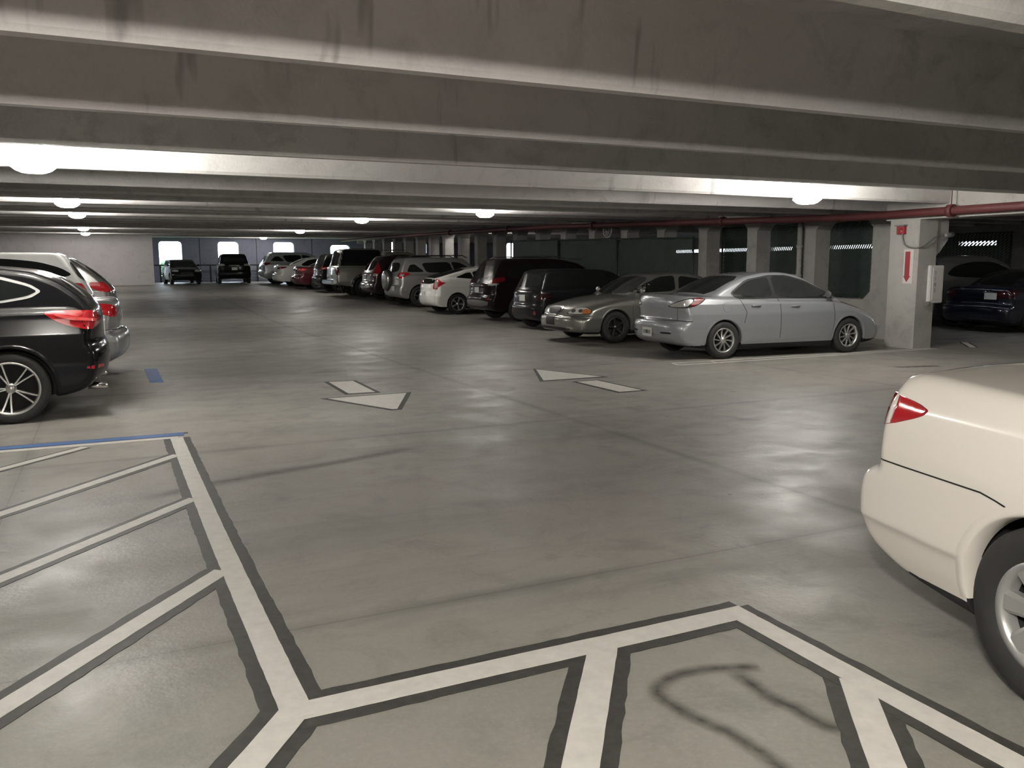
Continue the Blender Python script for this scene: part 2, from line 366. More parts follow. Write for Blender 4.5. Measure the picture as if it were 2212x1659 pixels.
class Car:
    def __init__(s, name, label, cat, spec, loc, heading, mp, rims=M_RIM, style=('plain', 5, .05, .035, 0), group=None, lower_mat=None, res=.03, scale=1.0):
        s.sp = spec; s.mp = mp; L = spec['L']; hw = spec['W'] / 2
        s.root = empty(name, loc, heading); s.root.scale = (scale,) * 3
        tag(s.root, label, cat, group)
        # local frame: x forward, origin at the middle of the car on the ground
        s.dx = -L / 2
        f = body_function(spec)
        P, Q, N = nets(f, (-.12, -hw - .1, .08), (L + .12, hw + .1, spec['H'] + .12), res)
        s.f = f
        P2 = P + np.array([s.dx, 0, 0])
        me = D.meshes.new('body_shell'); me.from_pydata(P2.tolist(), [], Q.tolist())
        me.materials.append(mp); me.materials.append(M_BRK); me.materials.append(lower_mat or M_CLAD)
        C = P2[Q].mean(1) - np.array([s.dx, 0, 0]); mi = np.zeros(len(Q), int)
        for a in (spec['xr'], spec['xr'] + spec['wb']):
            rr = np.hypot(C[:, 0] - a, C[:, 2] - spec['R']); mi[(rr < spec['arch'] - .012 + 0 * rr) | ((rr < spec['arch'] + .004) & (np.abs(C[:, 1]) < hw - .06))] = 1
            if spec.get('cladarch'): mi[(rr >= spec['arch'] - .012) & (rr < spec['arch'] + .07) & (C[:, 2] < .9) & (mi == 0)] = 2
        mi[(C[:, 2] < spec.get('under', .24))] = 1
        if spec.get('clad'): mi[(C[:, 2] < spec['clad']) & (mi == 0)] = 2
        me.polygons.foreach_set('material_index', mi.tolist()); me.polygons.foreach_set('use_smooth', [True] * len(Q)); me.update()
        me.normals_split_custom_set_from_vertices(N.tolist())
        s.body = D.objects.new('body_shell', me); COL.objects.link(s.body); s.body.parent = s.root
        s.bvh = BVHTree.FromPolygons([Vector(p) for p in P2], Q.tolist())
        ra = spec['arch']
        for a in (spec['xr'], spec['xr'] + spec['wb']):
            for sd, e in (('L', 1), ('R', -1)):
                bm = bmesh.new(); prev = None
                for i in range(45):
                    t = math.radians(-14 + 208 * i / 44); co, si = math.cos(t), math.sin(t)
                    if spec['R'] + (ra + .03) * si < spec.get('under', .24) - .01: prev = None; continue
                    p, n = s.hit(sd, a + (ra + .030) * co, spec['R'] + (ra + .030) * si, 0)
                    p2, n2 = s.hit(sd, a + (ra + .016) * co, spec['R'] + (ra + .016) * si, 0)
                    pts = [(ra + .030, p.y + e * .0006), (ra + .014, p2.y + e * .004), (ra - .002, p2.y + e * .004), (ra - .012, p2.y - e * .002), (ra - .014, p2.y - e * .08)]
                    cur = [bm.verts.new((a + s.dx + q * co, y, spec['R'] + q * si)) for q, y in pts]
                    if prev:
                        for k in range(4): bm.faces.new((prev[k], cur[k], cur[k + 1], prev[k + 1]))
                    prev = cur
                bmesh.ops.recalc_face_normals(bm, faces=bm.faces)
                mesh_obj('wheel_arch', bm, (M_CLAD if spec.get('flare') else mp), s.root, smooth=True)
        me1, me2 = wheel_meshes(spec['R'], spec['rim'], style, rims, spec.get('tw', .20))
        for a in (spec['xr'], spec['xr'] + spec['wb']):
            for sd in (-1, 1):
                w = D.objects.new('wheel', me1); COL.objects.link(w); w.parent = s.root
                w.location = (a + s.dx, sd * (hw - spec.get('tw', .20) / 2 - .025), spec['R'])
                w.rotation_euler = (0, random.uniform(0, 6), 0 if sd > 0 else math.pi)
                r = D.objects.new('rim', me2); COL.objects.link(r); r.parent = w
    def ray(s, mode, a, b):
        """a, b -> origin, direction in the car frame"""
        if mode in ('L', 'R'): return Vector((a + s.dx, 3 if mode == 'L' else -3, b)), Vector((0, -1 if mode == 'L' else 1, 0))
        if mode == 'rear': return Vector((s.dx - 2, a, b)), Vector((1, 0, 0))
        if mode == 'front': return Vector((s.dx + s.sp['L'] + 2, a, b)), Vector((-1, 0, 0))
        if mode == 'top': return Vector((a + s.dx, b, 4)), Vector((0, 0, -1))
        # corners: a is an angle, 0 straight behind/ahead and 90 to the side
        c, e = mode[:-1], (1 if mode[-1] == 'L' else -1)
        t = math.radians(a); hw = s.sp['W'] / 2; rad = min(.62, hw - .15)
        if c == 'rc': o = Vector((s.dx + rad + .05, e * (hw - rad), b)); d = Vector((-math.cos(t), e * math.sin(t), 0))
        else: o = Vector((s.dx + s.sp['L'] - rad - .05, e * (hw - rad), b)); d = Vector((math.cos(t), e * math.sin(t), 0))
        return o + d * 3, -d
    def hit(s, mode, a, b, off):
        o, d = s.ray(mode, a, b); p, n, i, t = s.bvh.ray_cast(o, d)
        if p is None:
            best = None
            p, n, i, t = s.bvh.find_nearest(o + d * 2.2)
        e = .012; q = np.array([[p.x - s.dx, p.y, p.z]]).repeat(6, 0); q[0, 0] += e; q[1, 0] -= e; q[2, 1] += e; q[3, 1] -= e; q[4, 2] += e; q[5, 2] -= e
        v = s.f(q[:, 0], q[:, 1], q[:, 2]); g = Vector((v[0] - v[1], v[2] - v[3], v[4] - v[5]))
        if g.length > 1e-6 and g.normalized().dot(n) > .3: n = g.normalized()
        if n.dot(d) > 0: n = -n
        return p + n * off, n
    def patch(s, name, mode, poly, m, off=.004, step=None, parent=None, rnd=2, c=.2, label=None):
        if rnd: poly = chaikin(poly, rnd, c=c)
        bm = bmesh.new(); f = bm.faces.new([bm.verts.new((p[0], p[1], 0)) for p in poly])
        st = step or ((6, .05) if mode[:2] in ('rc', 'fc') else (.06, .06))
        for ax_ in (0, 1):
            lo = min(p[ax_] for p in poly); hi = max(p[ax_] for p in poly); k = math.floor(lo / st[ax_]) + 1
            while k * st[ax_] < hi:
                co = [0, 0, 0]; no = [0, 0, 0]; co[ax_] = k * st[ax_]; no[ax_] = 1
                bmesh.ops.bisect_plane(bm, geom=bm.verts[:] + bm.edges[:] + bm.faces[:], plane_co=co, plane_no=no, dist=1e-5); k += 1
        NN = []
        for v in bm.verts:
            p, n = s.hit(mode, v.co.x, v.co.y, off); v.co = p; NN.append(n)
        o0, d0 = s.ray(mode, *[sum(q) / len(poly) for q in zip(*poly)])
        bm.normal_update()
        if sum(f_.normal.dot(d0) * f_.calc_area() for f_ in bm.faces) > 0: bmesh.ops.reverse_faces(bm, faces=bm.faces[:])
        be = [e for e in bm.edges if e.is_boundary]
        r = bmesh.ops.extrude_edge_only(bm, edges=be)
        vs = [v for v in r['geom'] if isinstance(v, bmesh.types.BMVert)]
        for f_ in bm.faces: f_.smooth = True
        for v in vs: v.co = v.co + d0 * (off + .012)
        for f_ in r['geom']:
            if isinstance(f_, bmesh.types.BMFace): f_.smooth = False
        for e in be:
            if e.is_valid: e.smooth = False
        bm.verts.index_update(); nv = len(bm.verts)
        o = mesh_obj(name, bm, m, parent or s.root)
        NN = NN + [NN[0]] * 0
        o.data.normals_split_custom_set_from_vertices([tuple(n) for n in NN] + [tuple(-d0)] * (nv - len(NN)))
        if label: o['label'] = label
        return o
    def line(s, name, mode, pts, w=.006, m=None, off=.0015, parent=None, n=24):
        """thin strip lying on the body"""
        P = []
        for a, b in zip(pts, pts[1:]):
            L_ = max(1, int(n / (len(pts) - 1)))
            for i in range(L_): t = i / L_; P.append((a[0] + (b[0] - a[0]) * t, a[1] + (b[1] - a[1]) * t))
        P.append(pts[-1]); bm = bmesh.new(); H = [s.hit(mode, *p, off) for p in P]; prev = None
        for i, (p, nn) in enumerate(H):
            d = (H[min(i + 1, len(H) - 1)][0] - H[max(i - 1, 0)][0]); 
            if d.length < 1e-6: continue
            sd = d.normalized().cross(nn).normalized() * w / 2
            cur = (bm.verts.new(p + sd), bm.verts.new(p - sd), bm.verts.new(p - sd - nn * (off + .004)), bm.verts.new(p + sd - nn * (off + .004)))
            if prev:
                for k in range(4): bm.faces.new((prev[k], cur[k], cur[(k + 1) % 4], prev[(k + 1) % 4]))
            prev = cur
        bmesh.ops.recalc_face_normals(bm, faces=bm.faces)
        return mesh_obj(name, bm, m or M_GAP, parent or s.root)
    def side_windows(s, polys, sides='LR', m=None, rnd=2):
        for sd in sides:
            for P in polys: s.patch('side_window', sd, P, m or M_GLASS, rnd=rnd, c=.12)
    def plate(s, mode, y, z, w=.30, h=.15, frame=M_BLK, marks=True):
        p, n = s.hit(mode, y, z, .004); sg = -1 if mode == 'rear' else 1
        bm = bmesh.new(); x = p.x + sg * .004; box(bm, min(x, x + sg * .012), max(x, x + sg * .012), y - w / 2, y + w / 2, z - h / 2, z + h / 2)
        pl = mesh_obj('license_plate', bm, M_PLATE, s.root)
        if marks:
            bm = bmesh.new(); x2 = x + sg * .0125
            for k in range(7):
                if k == 3: box(bm, min(x2, x2 + sg * .002), max(x2, x2 + sg * .002), y - .022, y + .022, z - .03, z + .035, 0); continue
                yy = y - .105 + k * .035; box(bm, min(x2, x2 + sg * .002), max(x2, x2 + sg * .002), yy - .009, yy + .009, z - .032, z + .032, 0)
            mesh_obj('plate_characters', bm, M_PLMK, pl)
        return pl
    def mirror(s, x, z, m, sides='LR', w=.17):
        for sd in sides:
            p, n = s.hit(sd, x, z, 0); e = 1 if sd == 'L' else -1
            bm = bmesh.new(); bmesh.ops.create_icosphere(bm, subdivisions=3, radius=1)
            for v in bm.verts:
                v.co = Vector((v.co.x * .06 * (1 if v.co.x > 0 else .35) + p.x, v.co.y * w * .44 + p.y + e * (w / 2 + .02), v.co.z * .060 + z + .02))
            tube(bm, [(p.x, p.y - e * .03, z - .02), (p.x, p.y + e * .08, z + .01)], .02)
            mesh_obj('side_mirror', bm, m, s.root, smooth=True)
    def handle(s, sd, x, z, m, parent=None, w=.18):
        bm = bmesh.new(); pts = []
        for t in (-.5, -.42, -.2, 0, .2, .42, .5):
            p, n = s.hit(sd, x + t * w, z, .003 + (.028 if abs(t) < .45 else 0)); pts.append(p)
        tube(bm, pts, .012, 8); return mesh_obj('door_handle', bm, m, parent or s.root, smooth=True)

# ------------------------------------------------------------------ car templates (x from the rear bumper forward, metres)
def T_sedan(L=4.58, W=1.755, H=1.455, xr=.98, wb=2.64, deck=1.08, R=.315, rim=.205, **k):
    s = dict(L=L, W=W, H=H, xr=xr, wb=wb, R=R, rim=rim, arch=R + .045,
             lower=[(.55, .20), (.22, .24), (.07, .30), (.0, .40), (-.01, .56), (.02, .64), (.10, .67), (.115, .70), (.09, .90), (.10, deck - .07), (.15, deck), (.28, deck + .005), (.75, deck - .01), (1.3, deck - .03), (2.2, .99), (L - 1.15, .99), (L - .75, .91), (L - .35, .78), (L - .12, .66), (L - .02, .54), (L, .40), (L - .06, .26), (L - .3, .19), (L - 1.2, .18), (1.2, .18)],
             green=[[(.62, deck - .10), (.72, deck - .02), (1.12, H - .20), (1.5, H - .065), (1.95, H - .005), (2.35, H), (2.68, H - .05), (L - 1.62, H - .17), (L - 1.02, .99), (L - .98, .85), (.7, .8)]])
    s.update(k); return s
def T_suv(L=4.6, W=1.84, H=1.72, xr=.95, wb=2.66, R=.36, rim=.225, slope=.35, hood=1.08, **k):
    s = dict(L=L, W=W, H=H, xr=xr, wb=wb, R=R, rim=rim, arch=R + .055, under=.27, crown=.04,
             lower=[(.5, .27), (.15, .32), (.03, .40), (-.01, .50), (.0, .68), (.06, .74), (.08, .95), (.12, 1.10), (.6, 1.12), (2.5, 1.10), (L - 1.15, hood), (L - .7, hood - .06), (L - .28, hood - .15), (L - .08, hood - .32), (L, .62), (L, .45), (L - .07, .32), (L - .3, .26), (1.2, .25)],
             green=[[(.07, .95), (.10, 1.08), (slope * .45 + .08, 1.38), (slope + .05, H - .06), (slope + .16, H - .005), (1.0, H), (2.0, H), (2.5, H - .03), (L - 1.75, H - .14), (L - 1.0, hood - .02), (L - 1.0, .85), (.2, .8)]],
             wl=[(.15, .90), (.35, .97), (.55, 1), (.85, .99), (1.02, .965), (1.15, .91), (1.3, .85)],
             wg=[(.9, .92), (1.05, .90), (1.5, .77), (1.68, .68), (1.9, .6)], bowr=.16, bowf=.26, plan=.035)
    s.update(k); return s

def common_rear(c, poly_win, bumper_z=None, hatch=None):
    c.patch('rear_window', 'rear', poly_win, M_GLASS, rnd=2, c=.15)
def headlamp(c, sd, poly, m=None):
    cx_, cz_ = sum(p[0] for p in poly) / len(poly), sum(p[1] for p in poly) / len(poly)
    c.patch('lamp_housing', 'fc' + sd, [(cx_ + (a - cx_) * 1.10, cz_ + (b - cz_) * 1.16) for a, b in poly], M_GAP, off=.005)
    h = c.patch('headlight', 'fc' + sd, poly, m or M_HEAD, off=.011)
    for k in (.3, .62):
        a = min(p[0] for p in poly) * (1 - k) + max(p[0] for p in poly) * k; w = 5.5
        c.patch('lamp_reflector', 'fc' + sd, [(a + w * math.cos(t), cz_ + .032 * math.sin(t)) for t in [j * math.pi / 6 for j in range(12)]], M_CHR, off=.016, rnd=0, step=(4, .03), parent=h)
    return h
def mirrored(P): return [(-a, b) for a, b in P][::-1]

# ================================================================== THE GARAGE
Y0, Y1 = -14.0, 52.0
XL, XR, XFAR = -9.0, 14.1, 31.0
# floor
bm = bmesh.new(); ys = [Y0, 20, 22, 24, 26, 28, 32, 36, 43, 50, 52]
rows = [[bm.verts.new((x, y, fz(y))) for x in (XL, XR, XFAR)] for y in ys]
low = [[bm.verts.new((x, y, fz(y) - .3)) for x in (XL, XR, XFAR)] for y in ys]
for A, B in zip(rows, rows[1:]):
    for i in (0, 1): bm.faces.new((A[i], A[i + 1], B[i + 1], B[i]))
for A, B in zip(low, low[1:]):
    for i in (0, 1): bm.faces.new((A[i], B[i], B[i + 1], A[i + 1]))
for i in (0, 1):
    bm.faces.new((rows[0][i + 1], rows[0][i], low[0][i], low[0][i + 1])); bm.faces.new((rows[-1][i], rows[-1][i + 1], low[-1][i + 1], low[-1][i]))
for A, B, P, Q in zip(rows, rows[1:], low, low[1:]):
    bm.faces.new((A[0], B[0], Q[0], P[0])); bm.faces.new((B[2], A[2], P[2], Q[2]))
tag(mesh_obj('floor', bm, M_FLOOR), kind='structure')
# ceiling: double tees, two stems per unit
STEM_Z, SLAB_Z = 2.50, 3.06
bm = bmesh.new()
ys = [Y0, 12, 16, 20, 24, 28, 32, 36, 43, 50, 52.4]
for a, b in zip(ys, ys[1:]):
    v = [bm.verts.new((x, y, z + cz(y))) for x in (XL, XR + .45) for y in (a, b) for z in (SLAB_Z, SLAB_Z + .25)]
    for q in ((0, 1, 3, 2), (4, 6, 7, 5), (0, 4, 5, 1), (2, 3, 7, 6), (0, 2, 6, 4), (1, 5, 7, 3)): bm.faces.new([v[i] for i in q])
k = -12
while True:
    yc = 8.14 + 1.875 * k; k += 1
    if yc < Y0 + .3: continue
    if yc > 51.4: break
    z = cz(yc); 
    prism(bm, [(yc - .045, STEM_Z + z), (yc + .045, STEM_Z + z), (yc + .07, STEM_Z + z + .03), (yc + .125, SLAB_Z + z + .05), (yc - .125, SLAB_Z + z + .05), (yc - .07, STEM_Z + z + .03)], 'x', XL, XR + .1)
tag(mesh_obj('ceiling', bm, M_CEIL), kind='structure')
# neighbouring bay ceiling
bm = bmesh.new(); box(bm, XR + .45, XFAR, Y0, Y1 + .4, 3.5, 3.8)
k = 0
while Y0 + 1.2 + 1.875 * k < Y1: y = Y0 + 1.2 + 1.875 * k; prism(bm, [(y - .075, 2.95), (y + .075, 2.95), (y + .12, 3.52), (y - .12, 3.52)], 'x', XR + .45, XFAR); k += 1
tag(mesh_obj('ceiling', bm, M_CEIL), kind='structure')
# walls
bm = bmesh.new(); box(bm, XL - .3, XL, Y0, Y1, -.3, 3.6, zf=fz); tag(mesh_obj('wall_left', bm, M_WALL), kind='structure')
bm = bmesh.new(); box(bm, XL - .3, XFAR + .3, Y0 - .3, Y0, -.3, 3.9); tag(mesh_obj('wall_back', bm, M_WALL), kind='structure')
# the white wall that closes the left part of the bay
bm = bmesh.new()
xs_ = [XL, -4.62, -2.22, .10, 2.36]
for a, b in zip(xs_, xs_[1:]): box(bm, a + .012, b - .012, 48.0, 48.25, .50, 3.7)
box(bm, XL, 2.33, 48.04, 52.0, .5, 3.68)
tag(mesh_obj('wall_front', bm, M_WHITE), kind='structure')
# end wall with window openings
bm = bmesh.new(); zb, zt = .45, 3.75
wins = [(2.86, 4.07, .95, 2.93), (6.02, 7.17, .95, 2.93), (9.15, 10.36, .95, 2.93), (12.55, 13.75, 1.0, 2.78), (16.1, 16.7, 2.1, 3.0), (18.2, 18.75, 2.3, 3.0), (24.4, 25.6, 2.0, 3.0)]
x = 2.36
for a, b, z0, z1 in wins:
    box(bm, x, a, Y1, Y1 + .3, zb, zt); box(bm, a, b, Y1, Y1 + .3, zb, z0); box(bm, a, b, Y1, Y1 + .3, z1, zt)
    for sx, xx in ((1, a), (-1, b)): prism(bm, [(xx, z1), (xx + sx * .16, z1), (xx + sx * .05, z1 - .05), (xx, z1 - .16)], 'y', Y1, Y1 + .3)
    x = b
box(bm, x, XFAR + .3, Y1, Y1 + .3, zb, zt)
for xx in (5.0, 8.15, 11.4): box(bm, xx, xx + .03, Y1 - .012, Y1, zb + .1, zt - .6, 1)
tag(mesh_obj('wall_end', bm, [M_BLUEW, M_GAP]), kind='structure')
# railing along the end wall
rail = empty('guard_railing', (2.5, 51.55, fz(51.5)))
bm = bmesh.new(); box(bm, 0, 11.2, -.03, .03, .92, 1.0); mesh_obj('top_rail', bm, M_BLK, rail)
for xx in (.35, 3.0, 5.6, 8.3, 11.0): bm = bmesh.new(); box(bm, xx - .045, xx + .045, -.045, .045, 0, .95); mesh_obj('post', bm, M_BLK, rail)
for zz in (.15, .33, .51, .69, .83): bm = bmesh.new(); tube(bm, [(.3, 0, zz), (11.1, 0, zz)], .009, 6); mesh_obj('cable', bm, M_GALV, rail)
tag(rail, 'dark cable guard railing running below the bright openings of the far end wall', 'railing')
# far wall of the neighbouring bay with a high daylight slot
bm = bmesh.new(); ZS0, ZS1 = 2.20, 2.37
box(bm, XFAR, XFAR + .3, Y0, Y1, -.3, ZS0); box(bm, XFAR, XFAR + .3, Y0, Y1, ZS1, 3.8)
segs = [(Y0, 21.8), (23.4, 27.2), (30.2, 32.6), (34.2, 35.8), (38.4, 40.0), (42.9, Y1)]
for a, b in segs: box(bm, XFAR, XFAR + .3, a, b, ZS0, ZS1)
tag(mesh_obj('wall_right_far', bm, M_WALL), kind='structure')
# pierced concrete wall on the right: piers every 1.875 m, chamfered openings
bm = bmesh.new(); XA, XB = XR, XR + .42
y = 12.42; k = 0
while y < Y1 - .5:
    yn = min(y + 1.875, Y1); p = .17; g = fz(y) 
    hz = 2.40 + cz(y) + (0 if y < 14 else .0)
    sill = .78 + g
    box(bm, XA, XB, y - p, y + p, g - .2, SLAB_Z + cz(y))
    box(bm, XA, XB, y + p, yn - p, g - .2, sill); box(bm, XA, XB, y + p, yn - p, hz, SLAB_Z + cz(y))
    c = .17
    for ya, sg in ((y + p, 1), (yn - p, -1)):
        prism(bm, [(ya, sill), (ya + sg * c, sill), (ya, sill + c)], 'x', XA, XB)
        prism(bm, [(ya, hz), (ya + sg * c, hz), (ya, hz - c)], 'x', XA, XB)
    y = yn; k += 1
tag(mesh_obj('wall_right', bm, M_WALL), kind='structure')

# ------------------------------------------------------------------ column with sign, alarm, cabinet; ledger beam
CX0, CX1, CY0, CY1 = 12.87, 13.36, 10.50, 11.12
bm = bmesh.new(); prism(bm, [(CX0 + .02, CY0), (CX1 - .02, CY0), (CX1, CY0 + .02), (CX1, CY1 - .02), (CX1 - .02, CY1), (CX0 + .02, CY1), (CX0, CY1 - .02), (CX0, CY0 + .02)], 'z', 0, 2.27)
prism(bm, [(CX1 - .01, 1.62), (CX1 + .10, 1.70), (CX1 + .30, 1.92), (CX1 + .30, 2.27), (CX1 - .01, 2.27)], 'y', CY0 + .03, CY1 - .03)
tag(mesh_obj('concrete_column', bm, M_WALL), 'wide concrete column with corbel carrying the red arrow sign and white cabinet', 'column')
bm = bmesh.new(); box(bm, CX0 + .02, CX1 + .02, Y0, CY1 + .1, 2.27, SLAB_Z - .02)
tag(mesh_obj('ledger_beam', bm, M_WALL), 'concrete beam resting on the column with the red arrow sign, running to the right edge', 'beam')
pier = bmesh.new(); box(pier, XA - .02, XB + .02, 11.75, 12.24, -.1, 3.05); tag(mesh_obj('wall_right_end', pier, M_WALL), kind='structure')
sign = empty('extinguisher_sign', (CX0, 10.672, 1.455)); 
bm = bmesh.new(); box(bm, -.012, 0, -.10, .10, -.30, .30); mesh_obj('sign_board', bm, M_SIGN, sign)
bm = bmesh.new(); prism(bm, [(-.05, .26), (.05, .26), (.05, -.17), (.072, -.17), (0, -.275), (-.072, -.17), (-.05, -.17)], 'x', -.016, -.012); mesh_obj('red_arrow', bm, M_SRED, sign, loc=(0, .018, 0))
tag(sign, 'narrow white sign with a long red arrow pointing down on the concrete column', 'sign')
cab = empty('extinguisher_cabinet', (13.31, CY0, 1.14))
bm = bmesh.new(); box(bm, -.17, .17, -.075, 0, -.33, .33); bmesh.ops.bevel(bm, geom=bm.edges[:], offset=.012, segments=2, affect='EDGES'); mesh_obj('cabinet_box', bm, M_CAB, cab)
bm = bmesh.new(); box(bm, -.125, .125, -.088, -.075, -.28, .29); bmesh.ops.bevel(bm, geom=bm.edges[:], offset=.006, segments=2, affect='EDGES'); mesh_obj('cabinet_door', bm, M_SIGN, cab)
for ch, zz in (('F', .19), ('I', .09), ('R', -.01), ('E', -.11)):
    cu = D.curves.new('letter', 'FONT'); cu.body = ch; cu.size = .10; cu.extrude = .001; cu.align_x = 'CENTER'
    t = D.objects.new('letter_tmp', cu); COL.objects.link(t); bpy.context.view_layer.update()
    me = D.meshes.new_from_object(t); D.objects.remove(t); me.materials.clear(); me.materials.append(M_HOUS)
    o = D.objects.new('letter', me); COL.objects.link(o); o.parent = cab; o.location = (-.06, -.090, zz - .03); o.rotation_euler = (math.pi / 2, 0, 0)
bm = bmesh.new(); box(bm, -.20, -.165, -.10, -.04, -.36, -.30); box(bm, -.26, -.17, -.11, -.03, -.375, -.355); mesh_obj('latch', bm, M_HOUS, cab)
tag(cab, 'white wall cabinet with stacked lettering hung on the right face of the concrete column', 'cabinet')
al = empty('fire_alarm_horn', (CX0, 10.84, 2.07))
bm = bmesh.new(); box(bm, -.06, 0, -.08, .08, -.05, .10); mesh_obj('alarm_body', bm, M_SRED, al)
bm = bmesh.new(); box(bm, -.10, 0, -.10, .10, .09, .115); mesh_obj('cover', bm, M_HOUS, al)
bm = bmesh.new(); lathe(bm, [(.0001, -.075), (.045, -.075), (.055, -.06), (.055, -.055)], 'x', 20); mesh_obj('horn', bm, M_SRED, al)
tag(al, 'small red fire alarm horn near the top of the concrete column', 'alarm')
bm = bmesh.new()
pts = [(CX0 - .03, 10.82, 2.03), (CX0 - .035, 10.80, 1.92), (CX0 - .04, 10.74, 1.82), (CX0 - .04, 10.62, 1.78), (CX0 - .03, 10.50, 1.775), (CX0 + .06, 10.46, 1.79), (CX0 + .2, 10.455, 1.86), (CX0 + .33, 10.455, 1.95), (CX0 + .45, 10.455, 1.98), (CX0 + .50, 10.44, 1.985)]
tube(bm, chaikin(pts, 2, closed=False), .013, 8); tag(mesh_obj('conduit', bm, M_HOUS, smooth=True), 'grey flexible conduit looping from the red alarm horn to the corbel', 'cable')
cm = empty('security_camera', (13.50, 10.40, 1.99)); bm = bmesh.new(); tube(bm, [(-.1, 0, 0), (.10, 0, .02)], .045, 14); mesh_obj('camera_body', bm, M_HOUS, cm, smooth=True)
bm = bmesh.new(); tube(bm, [(0, 0, .0), (.02, .115, .03)], .02, 8); mesh_obj('bracket', bm, M_GALV, cm)
tag(cm, 'small grey device fixed on the corbel at the end of the looping conduit', 'security camera')
# red sprinkler main
bm = bmesh.new(); pts = [(12.74, y, 2.37 + cz(y) + (0 if y > 11.5 else 0)) for y in (-13.5, 0, 8, 12, 18, 24, 30, 36, 43, 50)]
pm = empty('sprinkler_pipe', (12.74, 10, 2.37)); bm2 = bmesh.new(); tube(bm2, [(p[0] - 12.74, p[1] - 10, p[2] - 2.37) for p in pts], .07, 14)
mesh_obj('pipe', bm2, M_PIPE, pm, smooth=True)
bm.free()
for y in (2.5, 6.3, 9.8, 15.6, 21.3, 27, 32.5):
    bm = bmesh.new(); z0 = cz(y); tube(bm, [(0, y - 10 - .05, z0), (0, y - 10 + .05, z0)], .105, 14); tube(bm, [(0, y - 10, z0), (0, y - 10, z0 + .68)], .008, 6); mesh_obj('hanger', bm, M_PIPE, pm)
tag(pm, 'red sprinkler pipe hung below the ceiling along the column line', 'pipe')
bm = bmesh.new(); tube(bm, [(14.065, 12.3, 2.44), (14.065, 16.0, 2.55), (14.065, 24, 2.77), (14.065, 34, 2.90)], .03, 8)
tag(mesh_obj('conduit_pipe', bm, M_GALV), 'thin grey conduit pipe running along the head of the pierced concrete wall', 'pipe')
# rainwater pipes on the second pier
dp = bmesh.new(); tube(dp, [(14.02, 14.52, 0), (14.02, 14.52, 1.2), (14.02, 14.52, 2.45)], .055, 12); tube(dp, [(14.02, 14.52, 1.25), (14.02, 14.85, 1.25)], .03, 8)
for z in (.9, 1.25, 1.9): tube(dp, [(14.02, 14.52, z - .03), (14.02, 14.52, z + .03)], .07, 12)
tag(mesh_obj('drain_pipe', dp, M_WALL, smooth=True), 'pale vertical drain pipe fixed to a pier behind the silver sedan', 'pipe')

# ------------------------------------------------------------------ fence of slats beyond the pierced wall
def slat_fence(x, y0, y1, tops, label, lean=-.055, pit=.062, wd=.048):
    fence = empty('slatted_fence', (x, y0, 0)); n = max(1, round((y1 - y0) / 3.3)); dy = (y1 - y0) / n
    for i_ in range(n):
        ya, yb = y0 + dy * i_, y0 + dy * (i_ + 1); bm = bmesh.new(); q = ya + .06
        while q < yb - .05:
            zt_ = lin(q, *tops) - .03; zb_ = .06 + fz(q); hh = zt_ - zb_
            for i in range(24):
                za, zb2 = zb_ + hh * i / 24, zb_ + hh * (i + 1) / 24
                A = [(q, za), (q + wd, za), (q + wd + lean, zb2), (q + lean, zb2)]
                vs = [bm.verts.new((.0, p[0] - y0, p[1])) for p in A] + [bm.verts.new((.006, p[0] - y0, p[1])) for p in A]
                bm.faces.new(vs[:4]); bm.faces.new(vs[4:][::-1])
            q += pit
        mesh_obj('slat_panel', bm, M_SLAT, fence)
    for i_ in range(n + 1):
        ya = y0 + dy * i_; bm = bmesh.new(); tube(bm, [(-.04, ya - y0, fz(ya)), (-.04, ya - y0, lin(ya, *tops) + .03)], .028, 10); mesh_obj('post', bm, M_SLAT, fence)
    bm = bmesh.new(); tube(bm, [(-.04, y - y0, lin(y, *tops)) for y in np.linspace(y0, y1, 6)], .022, 8); mesh_obj('top_rail', bm, M_SLAT, fence)
    return tag(fence, label, 'fence')
slat_fence(15.0, 12.25, 18.3, ([11, 18], [2.45, 2.45]), 'dark green slatted fence behind the openings next to the concrete column')
slat_fence(13.98, 18.22, 29.3, ([18.2, 29.3], [2.20, 2.42]), 'long dark green slatted fence standing in front of the piers behind the black cars')
slat_fence(29.0, 19.8, 24.2, ([19, 25], [2.6, 2.6]), 'far slatted fence with light shining through, right of the concrete column', pit=.15, wd=.095, lean=-.10)
# spoked guard hanging above the fence
fg = empty('spoked_fan_guard', (13.78, 22.2, 2.56)); bm = bmesh.new()
for k in range(14):
    a = 2 * math.pi * k / 14; tube(bm, [(0, .06 * math.cos(a), .06 * math.sin(a)), (0, .23 * math.cos(a), .23 * math.sin(a))], .011, 6)
mesh_obj('spokes', bm, M_SIGN, fg); bm = bmesh.new(); ring = [(0, .24 * math.cos(a), .24 * math.sin(a)) for a in [k * math.pi / 16 for k in range(33)]]; tube(bm, ring, .014, 6); mesh_obj('ring', bm, M_SIGN, fg)
bm = bmesh.new(); tube(bm, [(.02, 0, .23), (.02, 0, .78)], .015, 6); mesh_obj('hanger', bm, M_HOUS, fg)
tag(fg, 'round white spoked guard hanging above the green fence', 'fan guard')

